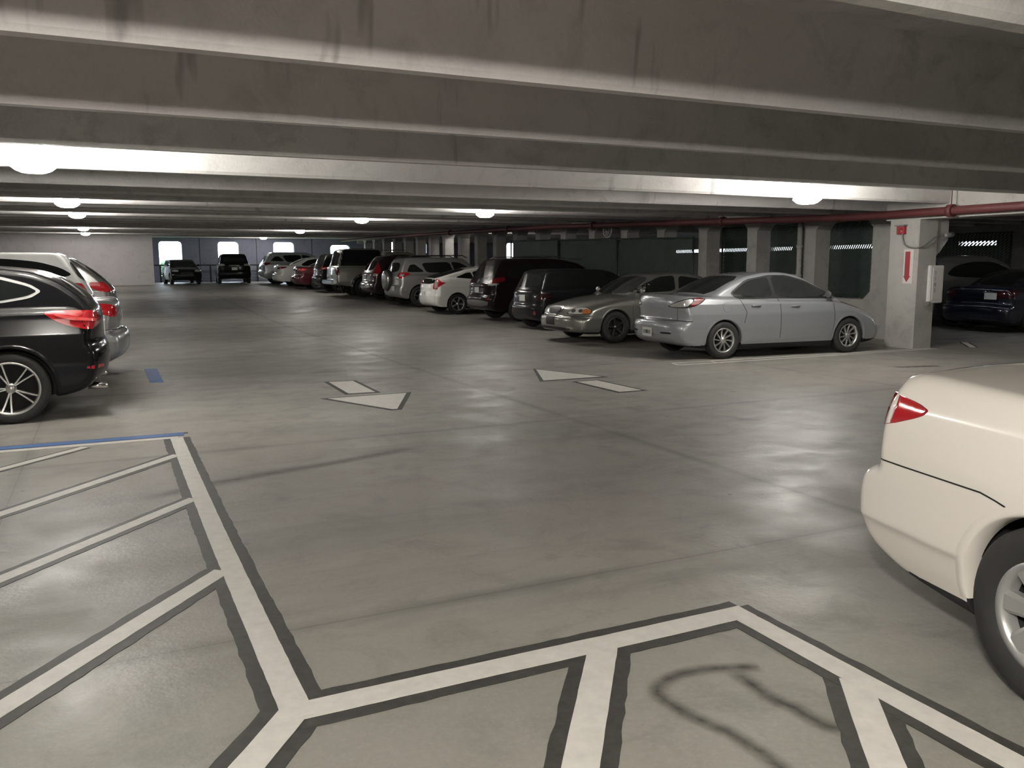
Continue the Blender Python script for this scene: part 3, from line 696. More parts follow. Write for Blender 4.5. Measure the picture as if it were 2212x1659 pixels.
# ------------------------------------------------------------------ lamps
def make_lamp(lens):
    root = empty('ceiling_lamp', (0, 0, 0))
    bm = bmesh.new(); lathe(bm, [(.0001, .26), (.07, .26), (.085, .24), (.09, .15), (.10, .13), (.06, .12)], 'z', 32); tube(bm, [(0, 0, .24), (0, 0, .70)], .014, 8); mesh_obj('lamp_housing', bm, M_HOUS, root)
    bm = bmesh.new(); lathe(bm, [(.085, .135), (.15, .10), (.19, .04), (.20, -.02), (.185, -.07), (.14, -.115), (.08, -.135), (.0001, -.14)], 'z', 36); mesh_obj('lamp_lens', bm, lens, root, smooth=True)
    bm = bmesh.new(); lathe(bm, [(.187, -.068), (.20, -.08), (.15, -.122), (.10, -.142), (.0001, -.15)], 'z', 36); mesh_obj('dim_cover', bm, M_DIMCOV, root, smooth=True)  # added dim cover below the lens, weakens the light sent downward
    root['category'] = 'lamp'; root['group'] = 'ceiling lamps of the parking bay'
    return root
def copy_tree(o, parent=None):
    c = o.copy(); COL.objects.link(c); c.parent = parent
    for ch in list(o.children): copy_tree(ch, c)
    return c
LAMPS = [(-.52, 9.05, 'glowing ceiling lamp at the left edge above the black SUV', 1), (9.18, 9.4, 'glowing ceiling lamp in front of the column line above the silver sedan', 1),
         (-.5, 16.9, 'ceiling lamp, second of the row receding on the left', 1), (-.52, 24.5, 'ceiling lamp, third of the row receding on the left', 1),
         (-.62, 37.5, 'ceiling lamp, fourth of the row receding on the left', 1), (-.66, 44.7, 'ceiling lamp, last of the left row close to the white wall', 1),
         (7.6, 17.3, 'ceiling lamp above the black midsize SUV in the right row', 1), (6.85, 24.5, 'ceiling lamp over the aisle side of the white hatchback', 1),
         (7.75, 37.5, 'ceiling lamp over the tail of the dark red sedan', 1), (8.2, 49.6, 'ceiling lamp nearest the end wall windows', 1),
         (-.5, -.3, None, 2), (7.5, -2.17, None, 0)]
protos = {}
def put_lamp(kind, x, y, z, label):
    if kind not in protos: o = protos[kind] = make_lamp((M_LENSF, M_LENS, M_LENSB)[kind])
    else: o = copy_tree(protos[kind])
    o.location = (x, y, z); o['label'] = label
for i, (x, y, lb, q) in enumerate(LAMPS):
    put_lamp(2 if q == 2 else (1 if i < 2 else 0), x, y, (2.425 if q == 2 else 2.50 if i < 2 else 2.54) + cz(y), lb or ('ceiling lamp behind the viewer above the left stalls' if x < 0 else 'ceiling lamp behind the viewer above the right stalls'))
put_lamp(0, 14.95, 34.9, 3.12, 'ceiling lamp beyond the pierced wall, above the far piers')
put_lamp(0, 22.0, 6.0, 2.75, 'unseen ceiling lamp added to light the neighbouring bay beyond the column')  # added lamp out of view, gives the neighbouring bay its dim light

# ------------------------------------------------------------------ painted markings on the floor
def quad_strip(bm, pts, w, z, mi=0, wob=0.):
    pts = [Vector((*p, 0)) for p in pts]; out = []
    P = []
    for a, b in zip(pts, pts[1:]):
        n = max(1, int((b - a).length / .06)); P += [a.lerp(b, i / n) for i in range(n)]
    P.append(pts[-1]); L_, R_ = [], []
    for i, p in enumerate(P):
        d = (P[min(i + 1, len(P) - 1)] - P[max(i - 1, 0)]).normalized(); s = Vector((-d.y, d.x, 0))
        wl_, wr_ = w / 2 + random.uniform(-wob, wob), w / 2 + random.uniform(-wob, wob)
        L_.append((p + s * wl_)); R_.append((p - s * wr_))
    prev = None
    for a, b in zip(L_, R_):
        h = fz(a.y); cur = [bm.verts.new((a.x, a.y, z + h)), bm.verts.new((b.x, b.y, z + h)), bm.verts.new((b.x, b.y, h - .001)), bm.verts.new((a.x, a.y, h - .001))]
        if prev:
            for k in range(4):
                f = bm.faces.new((prev[k], cur[k], cur[(k + 1) % 4], prev[(k + 1) % 4])); f.material_index = mi
        else: bm.faces.new(cur[::-1]).material_index = mi
        prev = cur
    bm.faces.new(prev).material_index = mi
    bmesh.ops.recalc_face_normals(bm, faces=bm.faces)
def stripe(pts, w, bw, label, z=.0042, cat='floor marking', m=M_LINE, name='painted_line'):
    r = empty(name, (0, 0, 0))
    bm = bmesh.new(); quad_strip(bm, pts, w + 2 * bw, z - .0022, wob=.004); mesh_obj('black_border', bm, M_LBLK, r)
    bm = bmesh.new(); quad_strip(bm, pts, w, z, wob=.0012); mesh_obj('white_stripe' if m is M_LINE else 'blue_stripe', bm, m, r)
    return tag(r, label, cat)
stripe([(.487, 7.93), (.482, 6.5), (.482, 4.8), (.49, 3.6), (.497, 2.72)], .105, .058, 'long white stripe closing the hatched area on its aisle side', .0060)
stripe([(.455, 2.752), (1.1, 2.752), (1.8, 2.748), (2.44, 2.748)], .118, .058, 'white stripe running right from the foot of the hatched area', .0052)
stripe([(-1.2, 5.35), (-.6, 5.98), (.44, 7.19)], .085, .045, 'second white diagonal from the far end of the hatched area', .0046)
stripe([(-1.2, 3.92), (-.56, 4.62), (.44, 5.75)], .085, .045, 'third white diagonal from the far end of the hatched area', .0046)
stripe([(-1.1, 2.35), (-.4, 3.235), (.44, 4.28)], .095, .055, 'nearest and longest white diagonal of the hatched area', .0046)
stripe([(-1.3, 6.72), (-.8, 7.25), (-.24, 7.86)], .075, .03, 'farthest white diagonal beside the blue edge line', .0046)
stripe([(.52, 2.80), (-.05, 2.02), (-.5, 1.45)], .11, .06, 'white diagonal leaving the bottom corner of the hatched area', .0048)
stripe([(1.69, 2.72), (1.19, 2.04), (.7, 1.4)], .115, .055, 'white diagonal in the middle of the bottom edge', .0048)
stripe([(2.385, 2.80), (2.39, 2.1), (2.395, 1.4), (2.4, .6)], .105, .05, 'white stripe beside the wheel of the white car', .0056)
stripe([(2.37, 2.09), (2.03, 1.65), (1.6, 1.1)], .11, .055, 'white diagonal branching left near the white car', .0048)
bl = empty('painted_line', (0, 0, 0)); bm = bmesh.new(); quad_strip(bm, [(-2.6, 8.16), (.56, 8.10)], .13, .0040, wob=.002); mesh_obj('blue_stripe', bm, M_LBLUE, bl)
bm = bmesh.new(); quad_strip(bm, [(-2.6, 8.00), (.50, 7.94)], .075, .0058); mesh_obj('white_stripe', bm, M_LINE, bl)
bm = bmesh.new(); quad_strip(bm, [(-2.6, 8.22), (.60, 8.15)], .06, .0026); mesh_obj('black_border', bm, M_LBLK, bl)
tag(bl, 'blue and white double line at the far end of the hatched area', 'floor marking')
bm = bmesh.new(); prism(bm, [(.45, 11.95), (.62, 11.95), (.62, 13.6), (.45, 13.65)], 'z', -.001, .0045); tag(mesh_obj('painted_line', bm, M_LBLUE), 'blue paint patch on the aisle behind the silver sedan tail', 'floor marking')
def arrow(head, shaft, label, dz=0, border=.05):
    r = empty('floor_arrow', (0, 0, 0))
    def grow(P, b):
        c = Vector((sum(p[0] for p in P) / len(P), sum(p[1] for p in P) / len(P))); n = len(P); out = []
        for i in range(n):
            a, p, q = Vector(P[i - 1]), Vector(P[i]), Vector(P[(i + 1) % n])
            n1 = Vector(((p - a).y, -(p - a).x)).normalized(); n2 = Vector(((q - p).y, -(q - p).x)).normalized()
            if n1.dot(p - c) < 0: n1, n2 = -n1, -n2
            m = (n1 + n2).normalized(); out.append(tuple(p + m * min(b / max(m.dot(n1), .35), b * 2.2)))
        return out
    for nm, P in (('arrow_head', head), ('arrow_shaft', shaft)):
        bm = bmesh.new(); prism(bm, P, 'z', dz - .001, dz + .005); o = mesh_obj(nm, bm, M_LINE, r)
        if border: bm = bmesh.new(); prism(bm, grow(P, border), 'z', dz - .001, dz + .0028); mesh_obj('black_border', bm, M_LBLK, o)
    return tag(r, label, 'floor marking')
arrow([(2.22, 9.55), (3.16, 9.56), (2.71, 8.52), (2.66, 8.52)], [(2.53, 9.83), (2.85, 9.81), (2.87, 10.90), (2.56, 10.94)], 'white floor arrow pointing toward the viewer in the middle of the aisle')
arrow([(5.12, 9.79), (6.0, 9.78), (5.58, 10.90)], [(5.46, 8.48), (5.77, 8.48), (5.75, 9.48), (5.45, 9.48)], 'white floor arrow pointing away in front of the parked row')
z30 = fz(30.5)
arrow([(5.62, 30.9), (6.6, 30.9), (6.1, 32.2)], [(5.9, 28.9), (6.3, 28.9), (6.3, 30.6), (5.9, 30.6)], 'small distant white floor arrow near the pickup truck', fz(29), 0)
arrow([(2.3, 30.4), (3.3, 30.4), (2.8, 29.2)], [(2.6, 30.7), (3.0, 30.7), (3.0, 32.4), (2.6, 32.4)], 'faint distant floor arrow on the left side of the aisle', fz(29) - .002, 0)
# outlined stall line beside the silver sedan
so = empty('painted_line', (0, 0, 0))
for P in ([(7.80, 10.66), (13.3, 10.46)], [(7.74, 10.40), (13.3, 10.34)], [(7.80, 10.66), (7.74, 10.40)], [(8.5, 10.63), (8.46, 10.40)]):
    bm = bmesh.new(); quad_strip(bm, P, .035, .004); mesh_obj('white_outline', bm, M_LINE, so)
tag(so, 'thin outlined stall line on the floor beside the silver sedan', 'floor marking')
stripe([(14.85, 10.95), (14.1, 10.22)], .10, .04, 'short white paint piece on the floor right of the concrete column', .004)
# tyre scuff: soft-edged dark rubber deposit
ms = D.materials.new('rubber_scuff'); ms.use_nodes = True; n, l = nt(ms); b = n['Principled BSDF']; b.inputs['Base Color'].default_value = (.07, .065, .055, 1); b.inputs['Roughness'].default_value = .7
at_ = n.new('ShaderNodeAttribute'); at_.attribute_name = 'fade'; tr = n.new('ShaderNodeBsdfTransparent'); mx = n.new('ShaderNodeMixShader')
no = n.new('ShaderNodeTexNoise'); no.inputs['Scale'].default_value = 16; no.inputs['Detail'].default_value = 6; g = n.new('ShaderNodeNewGeometry'); l.new(g.outputs['Position'], no.inputs['Vector'])
m1 = n.new('ShaderNodeMath'); m1.operation = 'MULTIPLY'; m1.use_clamp = True; m2 = n.new('ShaderNodeMapRange'); m2.inputs[1].default_value = .25; m2.inputs[2].default_value = .75; m2.inputs[3].default_value = .35; m2.inputs[4].default_value = 1.0
l.new(no.outputs['Fac'], m2.inputs[0]); l.new(m2.outputs[0], m1.inputs[0]); l.new(at_.outputs['Fac'], m1.inputs[1])
l.new(m1.outputs[0], mx.inputs[0]); l.new(tr.outputs[0], mx.inputs[1]); l.new(b.outputs[0], mx.inputs[2]); l.new(mx.outputs[0], n['Material Output'].inputs[0])
ml = ms.copy(); ml.name = 'worn_patch'; ml.node_tree.nodes['Principled BSDF'].inputs['Base Color'].default_value = (.50, .47, .41, 1)
def scuff(pts, w, label, st=.8, m=None):
    pts = chaikin(pts, 3, closed=False); bm = bmesh.new(); rows_ = []; N_ = len(pts)
    for i, p in enumerate(pts):
        p = Vector((*p, 0)); a = Vector((*pts[max(i - 1, 0)], 0)); c = Vector((*pts[min(i + 1, N_ - 1)], 0)); d = (c - a).normalized(); s = Vector((-d.y, d.x, 0))
        rows_.append([bm.verts.new(p + s * w * t + Vector((0, 0, .0012))) for t in (-1, -.5, 0, .5, 1)])
    for A, B in zip(rows_, rows_[1:]):
        for k in range(4): bm.faces.new((A[k], B[k], B[k + 1], A[k + 1]))
    o = mesh_obj('worn_patch' if m else 'tire_scuff', bm, m or ms); at = o.data.attributes.new('fade', 'FLOAT', 'POINT')
    at.data.foreach_set('value', [(0, .45, 1, .45, 0)[i % 5] * st * min(1, (i // 5) / 6, (N_ - 1 - i // 5) / 6) for i in range(5 * N_)])
    return tag(o, label, 'floor stain')
scuff([(2.135, 2.322), (2.033, 2.363), (1.945, 2.398), (1.822, 2.408), (1.716, 2.379), (1.667, 2.326), (1.667, 2.253), (1.685, 2.16), (1.705, 2.084), (1.731, 2.02), (1.741, 1.941), (1.746, 1.868), (1.744, 1.70)], .045, 'curved dark tire scuff between the white stripes at the lower right')
scuff([(2.027, 2.34), (2.009, 2.19), (2.01, 2.115), (2.033, 2.047), (2.036, 1.962), (2.048, 1.891), (2.112, 1.847), (2.2, 1.77)], .05, 'short dark tire scuff crossing to the white diagonal')
scuff([(.15, 5.9), (.8, 6.2), (1.5, 6.35), (2.2, 6.6)], .10, 'faint dark streak across the aisle before the first arrow', .45)
scuff([(10.35, 8.75), (10.75, 8.62), (11.1, 8.55)], .12, 'dark round floor stain right of the silver sedan', .9)
# outside: lawn and shrubs beyond the openings
bm = bmesh.new(); box(bm, -15, 45, 52.3, 110, .1, .3); tag(mesh_obj('lawn', bm, M_LAWN), kind='structure')
def shrub(x, y, z, r, label):
    bm = bmesh.new()
    for k in range(90):
        a, e = random.uniform(0, 6.28), random.uniform(-.2, 1.5); q = r * random.uniform(.6, 1)
        c = Vector((x + q * math.cos(a) * math.cos(e), y + q * math.sin(a) * math.cos(e), z + q * 1.1 * math.sin(e)))
        t = bmesh.ops.create_icosphere(bm, subdivisions=1, radius=r * random.uniform(.12, .26), matrix=Matrix.Translation(c))
    return tag(mesh_obj('shrub', bm, M_LEAF), label, 'shrub')
shrub(3.35, 60, .3, 1.3, 'green shrub outside the first bright opening of the end wall')
shrub(21.5, 62, .3, 2.4, 'green shrub outside beyond the neighbouring bay')


# ================================================================== THE CARS
def P_(x, y, z=None): return (x, y, fz(y) if z is None else z)
def tail(c, poly, m=M_RED, sides='LR', name='tail_light'):
    out = []
    for sd in sides: out.append(c.patch(name, 'rc' + sd, poly, m, off=.008, rnd=2, c=.15))
    return out

# ---- white compact sedan at the right edge (rear turned away from the viewer, seen from its right side)
sp = T_sedan(L=4.58, W=1.70, H=1.48, xr=1.03, wb=2.60, deck=1.08, R=.315, rim=.192, bowr=.07, plan=.02, k=.05)
sp['lower'][:13] = [(.55, .22), (.26, .25), (.10, .31), (.035, .36), (.0, .42), (-.01, .58), (.015, .655), (.07, .685), (.12, .70), (.10, .88), (.135, 1.02), (.17, 1.075), (.30, 1.09)]
sp['wl'] = [(.15, .90), (.30, .955), (.395, .982), (.425, 1), (.72, 1), (.92, .955), (1.05, .89), (1.3, .8)]
sp['green'] = [[(.62, .98), (.78, 1.08), (1.28, 1.36), (1.62, 1.46), (2.0, 1.48), (2.4, 1.48), (2.75, 1.43), (3.3, 1.10), (3.55, .98), (3.5, .85), (.7, .8)]]
ang = math.radians(11.8)                                # the axis leans 11.8 degrees off the aisle
fwd = Vector((-math.sin(ang), -math.cos(ang), 0)); leftv = Vector((math.cos(ang), -math.sin(ang), 0))
hub = Vector((2.735, 1.675, 0)); cc = hub + leftv * (.85 - .02) + fwd * (4.58 / 2 - 1.03)
c = Car('parked_car', 'white compact sedan cut off at the right edge, nearest car, rear corner and wheel showing', 'car', sp, (cc.x, cc.y, 0), math.atan2(fwd.y, fwd.x),
        mat('paint_cream_white', (.74, .70, .64), .28, 0, 1.0), rims=mat('wheel_cover', (.40, .40, .39), .38, .55), style=('plain', 7, .055, .085, .0), res=.017)
tail(c, [(10, .76), (30, .775), (50, .83), (64, .90), (66, .925), (60, .945), (42, .975), (24, 1.0), (8, 1.0), (6, .90)])
for sd in 'LR':
    c.line('panel_seam', 'rc' + sd, [(10, .690), (40, .690), (64, .688)], .006)
    c.line('panel_seam', sd, [(.30, .688), (.76, .690), (.83, .678), (.90, .662)], .006)
    c.line('panel_seam', 'rc' + sd, [(45, .80), (46, .74), (46, .695)], .004)
c.side_windows([[(1.22, 1.06), (1.36, 1.20), (1.75, 1.37), (2.05, 1.39), (2.05, 1.03)], [(2.12, 1.03), (2.12, 1.39), (2.42, 1.38), (3.0, 1.14), (3.2, 1.0)]])
c.patch('rear_window', 'rear', [(-.55, 1.12), (.55, 1.12), (.48, 1.37), (-.48, 1.37)], M_GLASS)
c.plate('rear', 0, .80)

# ---- silver-blue sedan beside the column
sp = T_sedan(bowr=.24, bowf=.34)
mz = paint('silver_blue', (.34, .355, .37), .45, .32)
c = Car('parked_car', 'silver compact sedan parked beside the concrete column, seen from its right rear', 'car', sp, (10.19, 11.46, 0), math.radians(-4.6), mz,
        rims=M_RIM, style=('swirl', 10, .030, .030, .16), res=.021, scale=.95)
tail(c, [(18, .885), (40, .862), (58, .875), (76, .94), (86, 1.01), (74, 1.035), (55, 1.025), (38, .975), (26, .925)], M_GAP, name='lamp_housing')
for sd in 'LR': c.patch('tail_light', 'rc' + sd, [(58, .885), (74, .945), (83, 1.005), (73, 1.025), (62, 1.02), (64, .99), (58, .93)], M_REDD, off=.014, step=(4, .03))
for sd in 'LR': c.patch('reverse_lens', 'rc' + sd, [(21, .892), (40, .876), (53, .888), (57, .93), (62, .99), (56, 1.01), (40, .965), (28, .922)], M_CLR, off=.015, step=(4, .03))
for sd in 'LR':
    d1 = c.patch('rear_door', sd, [(1.36, .56), (1.42, .76), (1.36, 1.005), (2.10, .985), (2.10, .30), (1.52, .30), (1.40, .42)], mz, off=.003, rnd=1, c=.08)
    d2 = c.patch('front_door', sd, [(2.115, .985), (3.20, .955), (3.26, .60), (3.22, .32), (2.115, .30)], mz, off=.003, rnd=1, c=.08)
    c.line('panel_seam', sd, [(2.108, .99), (2.108, .32)], .008, n=16); c.line('panel_seam', sd, [(3.25, .95), (3.27, .62), (3.22, .33)], .008); c.line('panel_seam', sd, [(1.30, 1.0), (1.41, .78), (1.36, .60)], .008)
    c.line('panel_seam', sd, [(1.03 + .085 * math.cos(q * math.pi / 8), .87 + .085 * math.sin(q * math.pi / 8)) for q in range(17)], .005, n=16) if sd == 'R' else None
    c.handle(sd, 1.60, .885, mz, d1); c.handle(sd, 2.42, .862, mz, d2)
    c.patch('fuel_door', sd, [(1.03 + .085 * math.cos(a), .87 + .085 * math.sin(a)) for a in [k * math.pi / 10 for k in range(20)]], mz, off=.0025, rnd=0) if sd == 'R' else None
    c.line('bumper_crease', 'rc' + sd, [(5, .655), (35, .655), (62, .65)], .012, M_GAP)
    c.line('panel_seam', 'rc' + sd, [(38, .86), (38, .66)], .005)
    c.patch('headlight', 'fc' + sd, [(25, .60), (55, .62), (78, .72), (70, .76), (45, .74), (28, .68)], M_CLR)
for sd in 'LR': c.patch('window_frame', sd, [(1.28, .995), (1.16, 1.10), (1.52, 1.325), (2.0, 1.395), (2.38, 1.395), (2.75, 1.30), (3.32, 1.03), (3.42, .975), (2.1, .995)], M_BLK, off=.003, c=.12)
c.side_windows([[(1.32, 1.02), (1.20, 1.10), (1.55, 1.30), (1.98, 1.375), (2.02, 1.02)]], m=M_GLASS2)
c.side_windows([[(2.08, 1.015), (2.05, 1.378), (2.36, 1.375), (2.72, 1.28), (3.24, 1.03), (3.30, .99)]], m=M_GLASS2)
c.patch('rear_window', 'top', [(.82, -.56), (.80, 0), (.82, .56), (1.52, .49), (1.50, 0), (1.52, -.49)], M_GLASS, rnd=1)
c.patch('windshield', 'top', [(2.85, -.52), (2.80, 0), (2.85, .52), (3.42, .62), (3.55, 0), (3.42, -.62)], M_GLASS, rnd=1)
c.plate('rear', 0, .44); c.mirror(3.12, 1.03, M_CLAD)
for e in (-1, 1): c.patch('bumper_reflector', 'rear', [(e * .38, .43), (e * .62, .43), (e * .62, .46), (e * .38, .46)], M_GAP, rnd=1)

# ---- champagne-grey large sedan, nose to the aisle
sp = T_sedan(L=5.05, W=1.87, H=1.43, xr=1.10, wb=2.9, deck=1.04, R=.325, rim=.20, bowf=.36, bowr=.22)
L = 5.05
sp['lower'] = [(.55, .22), (.22, .25), (.05, .32), (.0, .45), (.0, .62), (.06, .70), (.08, .92), (.14, 1.02), (.6, 1.05), (1.5, 1.02), (2.6, .98), (L - 1.45, .985), (L - .9, .92), (L - .45, .83), (L - .17, .74), (L - .10, .62), (L - .085, .56), (L - .02, .545), (L, .48), (L - .01, .36), (L - .06, .26), (L - .3, .21), (1.2, .2)]
sp['green'] = [[(.95, .95), (1.05, 1.02), (1.55, 1.33), (2.0, 1.425), (2.5, 1.43), (2.85, 1.38), (3.2, 1.23), (L - 1.40, .98), (L - 1.4, .85), (1, .8)]]
mg = paint('grey_champagne', (.27, .27, .245), .7, .30)
c = Car('parked_car', 'champagne grey sedan parked nose-out with a rounded grille, next to the silver sedan', 'car', sp, (7.88 + 5.05 * .95 / 2, 14.8, 0), math.pi, mg,
        rims=M_RIMD, style=('plain', 5, .05, .05, 0), res=.025, scale=.95)
for sd in 'LR':
    h_ = headlamp(c, sd, [(16, .605), (40, .60), (66, .612), (71, .66), (64, .72), (48, .73), (30, .70)])
    c.patch('turn_lamp', 'fc' + sd, [(52, .605), (66, .615), (71, .66), (64, .70), (54, .69)], M_AMB, off=.0165, step=(4, .03))
    c.line('bumper_crease', 'fc' + sd, [(5, .565), (40, .565), (72, .565)], .014, M_GAP)
    d1 = c.patch('front_door', sd, [(2.45, .30), (2.45, .99), (3.60, .985), (3.62, .6), (3.55, .32)], mg, off=.003, rnd=1, c=.08)
    c.patch('rear_door', sd, [(1.55, .62), (1.6, 1.0), (2.43, .99), (2.43, .30), (1.72, .32), (1.62, .48)], mg, off=.003, rnd=1, c=.08)
    c.line('panel_seam', sd, [(2.44, .99), (2.44, .32)], .008); c.line('panel_seam', sd, [(3.60, .98), (3.62, .6), (3.55, .33)], .008)
    c.handle(sd, 2.72, .86, mg, d1)
    c.patch('fog_lamp', 'fc' + sd, [(20, .30), (36, .30), (36, .345), (20, .345)], M_CLR)
c.patch('grille', 'front', [(-.25, .62), (-.31, .70), (-.22, .745), (.22, .745), (.31, .70), (.25, .62), (.12, .555), (-.12, .555)], M_RIMG, off=.012, rnd=2)
c.patch('grille_mesh', 'front', [(-.20, .625), (-.25, .69), (-.18, .72), (.18, .72), (.25, .69), (.20, .625), (.1, .58), (-.1, .58)], M_BLK, off=.02, rnd=2)
c.patch('front_plate', 'front', [(-.16, .37), (.16, .37), (.16, .53), (-.16, .53)], M_BLK, off=.015, rnd=0)
c.patch('air_intake', 'front', [(-.62, .27), (.62, .27), (.60, .33), (-.60, .33)], M_BLK, off=.004, rnd=1)
c.patch('windshield', 'top', [(2.98, -.55), (2.93, 0), (2.98, .55), (3.52, .66), (3.68, 0), (3.52, -.66)], M_GLASS, rnd=1)
c.side_windows([[(1.45, 1.03), (1.75, 1.28), (2.30, 1.35), (2.38, 1.03)], [(2.46, 1.03), (2.42, 1.355), (2.8, 1.33), (3.15, 1.20), (3.55, 1.0)]])
c.mirror(3.35, 1.03, mg)

# ---- small black hatchback
bk = mat('paint_black', (.010, .010, .011), .22, 0, .2, spec=.15)
sp = T_suv(L=4.1, W=1.75, H=1.50, xr=.72, wb=2.5, R=.31, rim=.19, slope=.28, hood=.95, under=.22, green=None)
sp['lower'] = [(.4, .20), (.12, .25), (.02, .35), (0, .55), (.04, .62), (.06, .85), (.10, .98), (.6, 1.0), (2.5, .98), (3.1, .93), (3.6, .86), (3.95, .72), (4.08, .55), (4.1, .4), (4.0, .25), (3.7, .2), (1, .19)]
sp['green'] = [[(.08, .85), (.10, .96), (.22, 1.2), (.34, 1.44), (.5, 1.49), (1.2, 1.50), (2.0, 1.48), (2.3, 1.42), (2.7, 1.23), (3.25, .92), (3.2, .8), (.2, .8)]]
sp['wl'] = [(.15, .9), (.35, .97), (.55, 1), (.8, .985), (1.0, .93), (1.2, .85)]; sp['wg'] = [(.85, .90), (1.0, .88), (1.4, .74), (1.5, .66)]
c = Car('parked_car', 'small black hatchback behind the champagne grey sedan, rear to the aisle', 'car', sp, (8.75 + 2.05, 18.1, 0), 0, bk, rims=M_RIMD, style=('plain', 7, .03, .03, 0), res=.03, scale=.95)
tail(c, [(35, .72), (62, .72), (70, .84), (60, .93), (40, .92)], mat('smoked_lens', (.02, .008, .008), .1, 0, .3))
c.patch('rear_window', 'rear', [(-.62, 1.04), (.62, 1.04), (.52, 1.36), (-.52, 1.36)], M_GLASS2)
c.side_windows([[(.35, 1.08), (.50, 1.34), (1.2, 1.40), (1.3, 1.03)], [(1.36, 1.03), (1.34, 1.40), (2.05, 1.38), (2.2, 1.0)], [(2.26, 1.0), (2.1, 1.37), (2.35, 1.31), (2.95, 1.0)]])
c.plate('rear', 0, .78, marks=False); c.mirror(2.75, 1.03, bk); c.handle('R', 1.75, .88, bk)
c.patch('chrome_strip', 'rear', [(-.4, .93), (.4, .93), (.4, .955), (-.4, .955)], M_CHR, rnd=1)
for sd in 'LR': c.patch('rear_reflector', 'rear', [((-.66 if sd == 'R' else .58), .38), ((-.58 if sd == 'R' else .66), .38), ((-.58 if sd == 'R' else .66), .48), ((-.66 if sd == 'R' else .58), .48)], M_REDD, rnd=1)

# ---- black midsize SUV
sp = T_suv(L=4.8, W=1.91, H=1.73, xr=1.0, wb=2.79, R=.375, rim=.235, slope=.42)
bk2 = mat('paint_black_cherry', (.014, .008, .009), .20, 0, .2, spec=.15)
c = Car('parked_car', 'black midsize SUV with a round badge on its tailgate, beside the white hatchback', 'car', sp, (9.08 + 2.33, 21.4, fz(21.4)), 0, bk2, rims=M_RIMD, style=('twin', 5, .022, .022, .12), res=.032, scale=.97)
tail(c, [(28, 1.03), (50, 1.05), (74, 1.10), (78, 1.20), (62, 1.22), (44, 1.17), (30, 1.12)], M_REDD)
c.patch('reverse_lens', 'rcR', [(26, .985), (48, .985), (60, 1.03), (50, 1.045), (28, 1.035)], M_CLR, off=.012)
c.patch('rear_window', 'rear', [(-.66, 1.20), (.66, 1.20), (.58, 1.53), (-.58, 1.53)], M_GLASS)
c.side_windows([[(.62, 1.22), (.80, 1.50), (1.45, 1.56), (1.5, 1.18)], [(1.56, 1.18), (1.52, 1.56), (2.35, 1.57), (2.45, 1.16)], [(2.52, 1.16), (2.42, 1.565), (2.75, 1.54), (3.5, 1.16)]])
c.patch('badge', 'rear', [(.0 + .07 * math.cos(a), 1.10 + .05 * math.sin(a)) for a in [k * math.pi / 8 for k in range(16)]], M_CHR, off=.012, rnd=0)
c.patch('chrome_strip', 'rear', [(-.32, 1.0), (.32, 1.0), (.34, 1.035), (-.34, 1.035)], M_CHR, off=.01, rnd=1)
c.patch('rear_bumper_trim', 'rear', [(-.70, .42), (.70, .42), (.76, .58), (-.76, .58)], M_RIMG, off=.006, rnd=1)
c.plate('rear', 0, .86, marks=False); c.mirror(3.35, 1.2, bk2)
for e in (-1, 1):
    bm = bmesh.new(); tube(bm, [(x + c.dx, e * .66, 1.73 + (.045 if .9 < x < 2.9 else -.02)) for x in (.75, .92, 1.6, 2.3, 2.9, 3.05)], .018, 8); mesh_obj('roof_rail', bm, M_CHR, c.root, smooth=True)
    c.patch('bumper_reflector', 'rear', [(e * .62, .60), (e * .80, .60), (e * .80, .64), (e * .62, .64)], M_REDD, rnd=1)

# ---- white liftback
wh = mat('paint_white', (.82, .81, .77), .26, 0, 1.0)
L = 4.46
sp = dict(L=L, W=1.745, H=1.49, xr=.84, wb=2.70, R=.315, rim=.215, arch=.365, bowr=.20, bowf=.32, under=.22,
          lower=[(.4, .22), (.12, .26), (.03, .33), (0, .42), (0, .60), (.05, .66), (.06, .85), (.10, 1.0), (.16, 1.10), (.5, 1.16), (1.2, 1.12), (2.4, 1.0), (3.3, .95), (3.8, .85), (4.2, .70), (4.42, .55), (4.46, .42), (4.38, .26), (4.0, .2), (1, .19)],
          green=[[(.12, .95), (.14, 1.09), (.30, 1.16), (.9, 1.32), (1.5, 1.44), (2.05, 1.49), (2.4, 1.47), (2.8, 1.34), (3.5, 1.0), (3.75, .88), (3.6, .8), (.3, .8)]],
          wl=[(.15, .9), (.35, .97), (.55, 1), (.85, .98), (1.0, .93), (1.15, .85)], wg=[(.85, .90), (1.0, .87), (1.2, .78), (1.4, .69), (1.5, .62)])
c = Car('parked_car', 'white hatchback with a sloping black rear window between the black SUV and the grey SUV', 'car', sp, (8.75 + 2.2, 24.75, fz(24.7)), 0, wh, rims=M_RIM, style=('plain', 5, .035, .07, 0), res=.026, scale=.97)
tail(c, [(30, .78), (46, .76), (52, .86), (70, .98), (58, .98), (50, 1.06), (38, 1.08), (32, .92)], M_RED)
for sd in 'LR': c.patch('clear_lens', 'rc' + sd, [(36, .79), (44, .78), (48, .90), (44, 1.04), (37, 1.04)], M_CLR, off=.013, step=(4, .03))
c.patch('rear_glass_panel', 'rear', [(-.60, .93), (.60, .93), (.60, 1.09), (-.60, 1.09)], M_GLASS, rnd=1)
c.patch('rear_window', 'top', [(.22, -.58), (.20, 0), (.22, .58), (1.3, .50), (1.3, -.50)], M_GLASS, rnd=1)
c.side_windows([[(.80, 1.12), (1.20, 1.27), (1.35, 1.28), (1.42, 1.07)], [(1.47, 1.06), (1.40, 1.30), (2.1, 1.40), (2.25, 1.04)], [(2.31, 1.03), (2.18, 1.40), (2.5, 1.37), (3.3, 1.02)]])
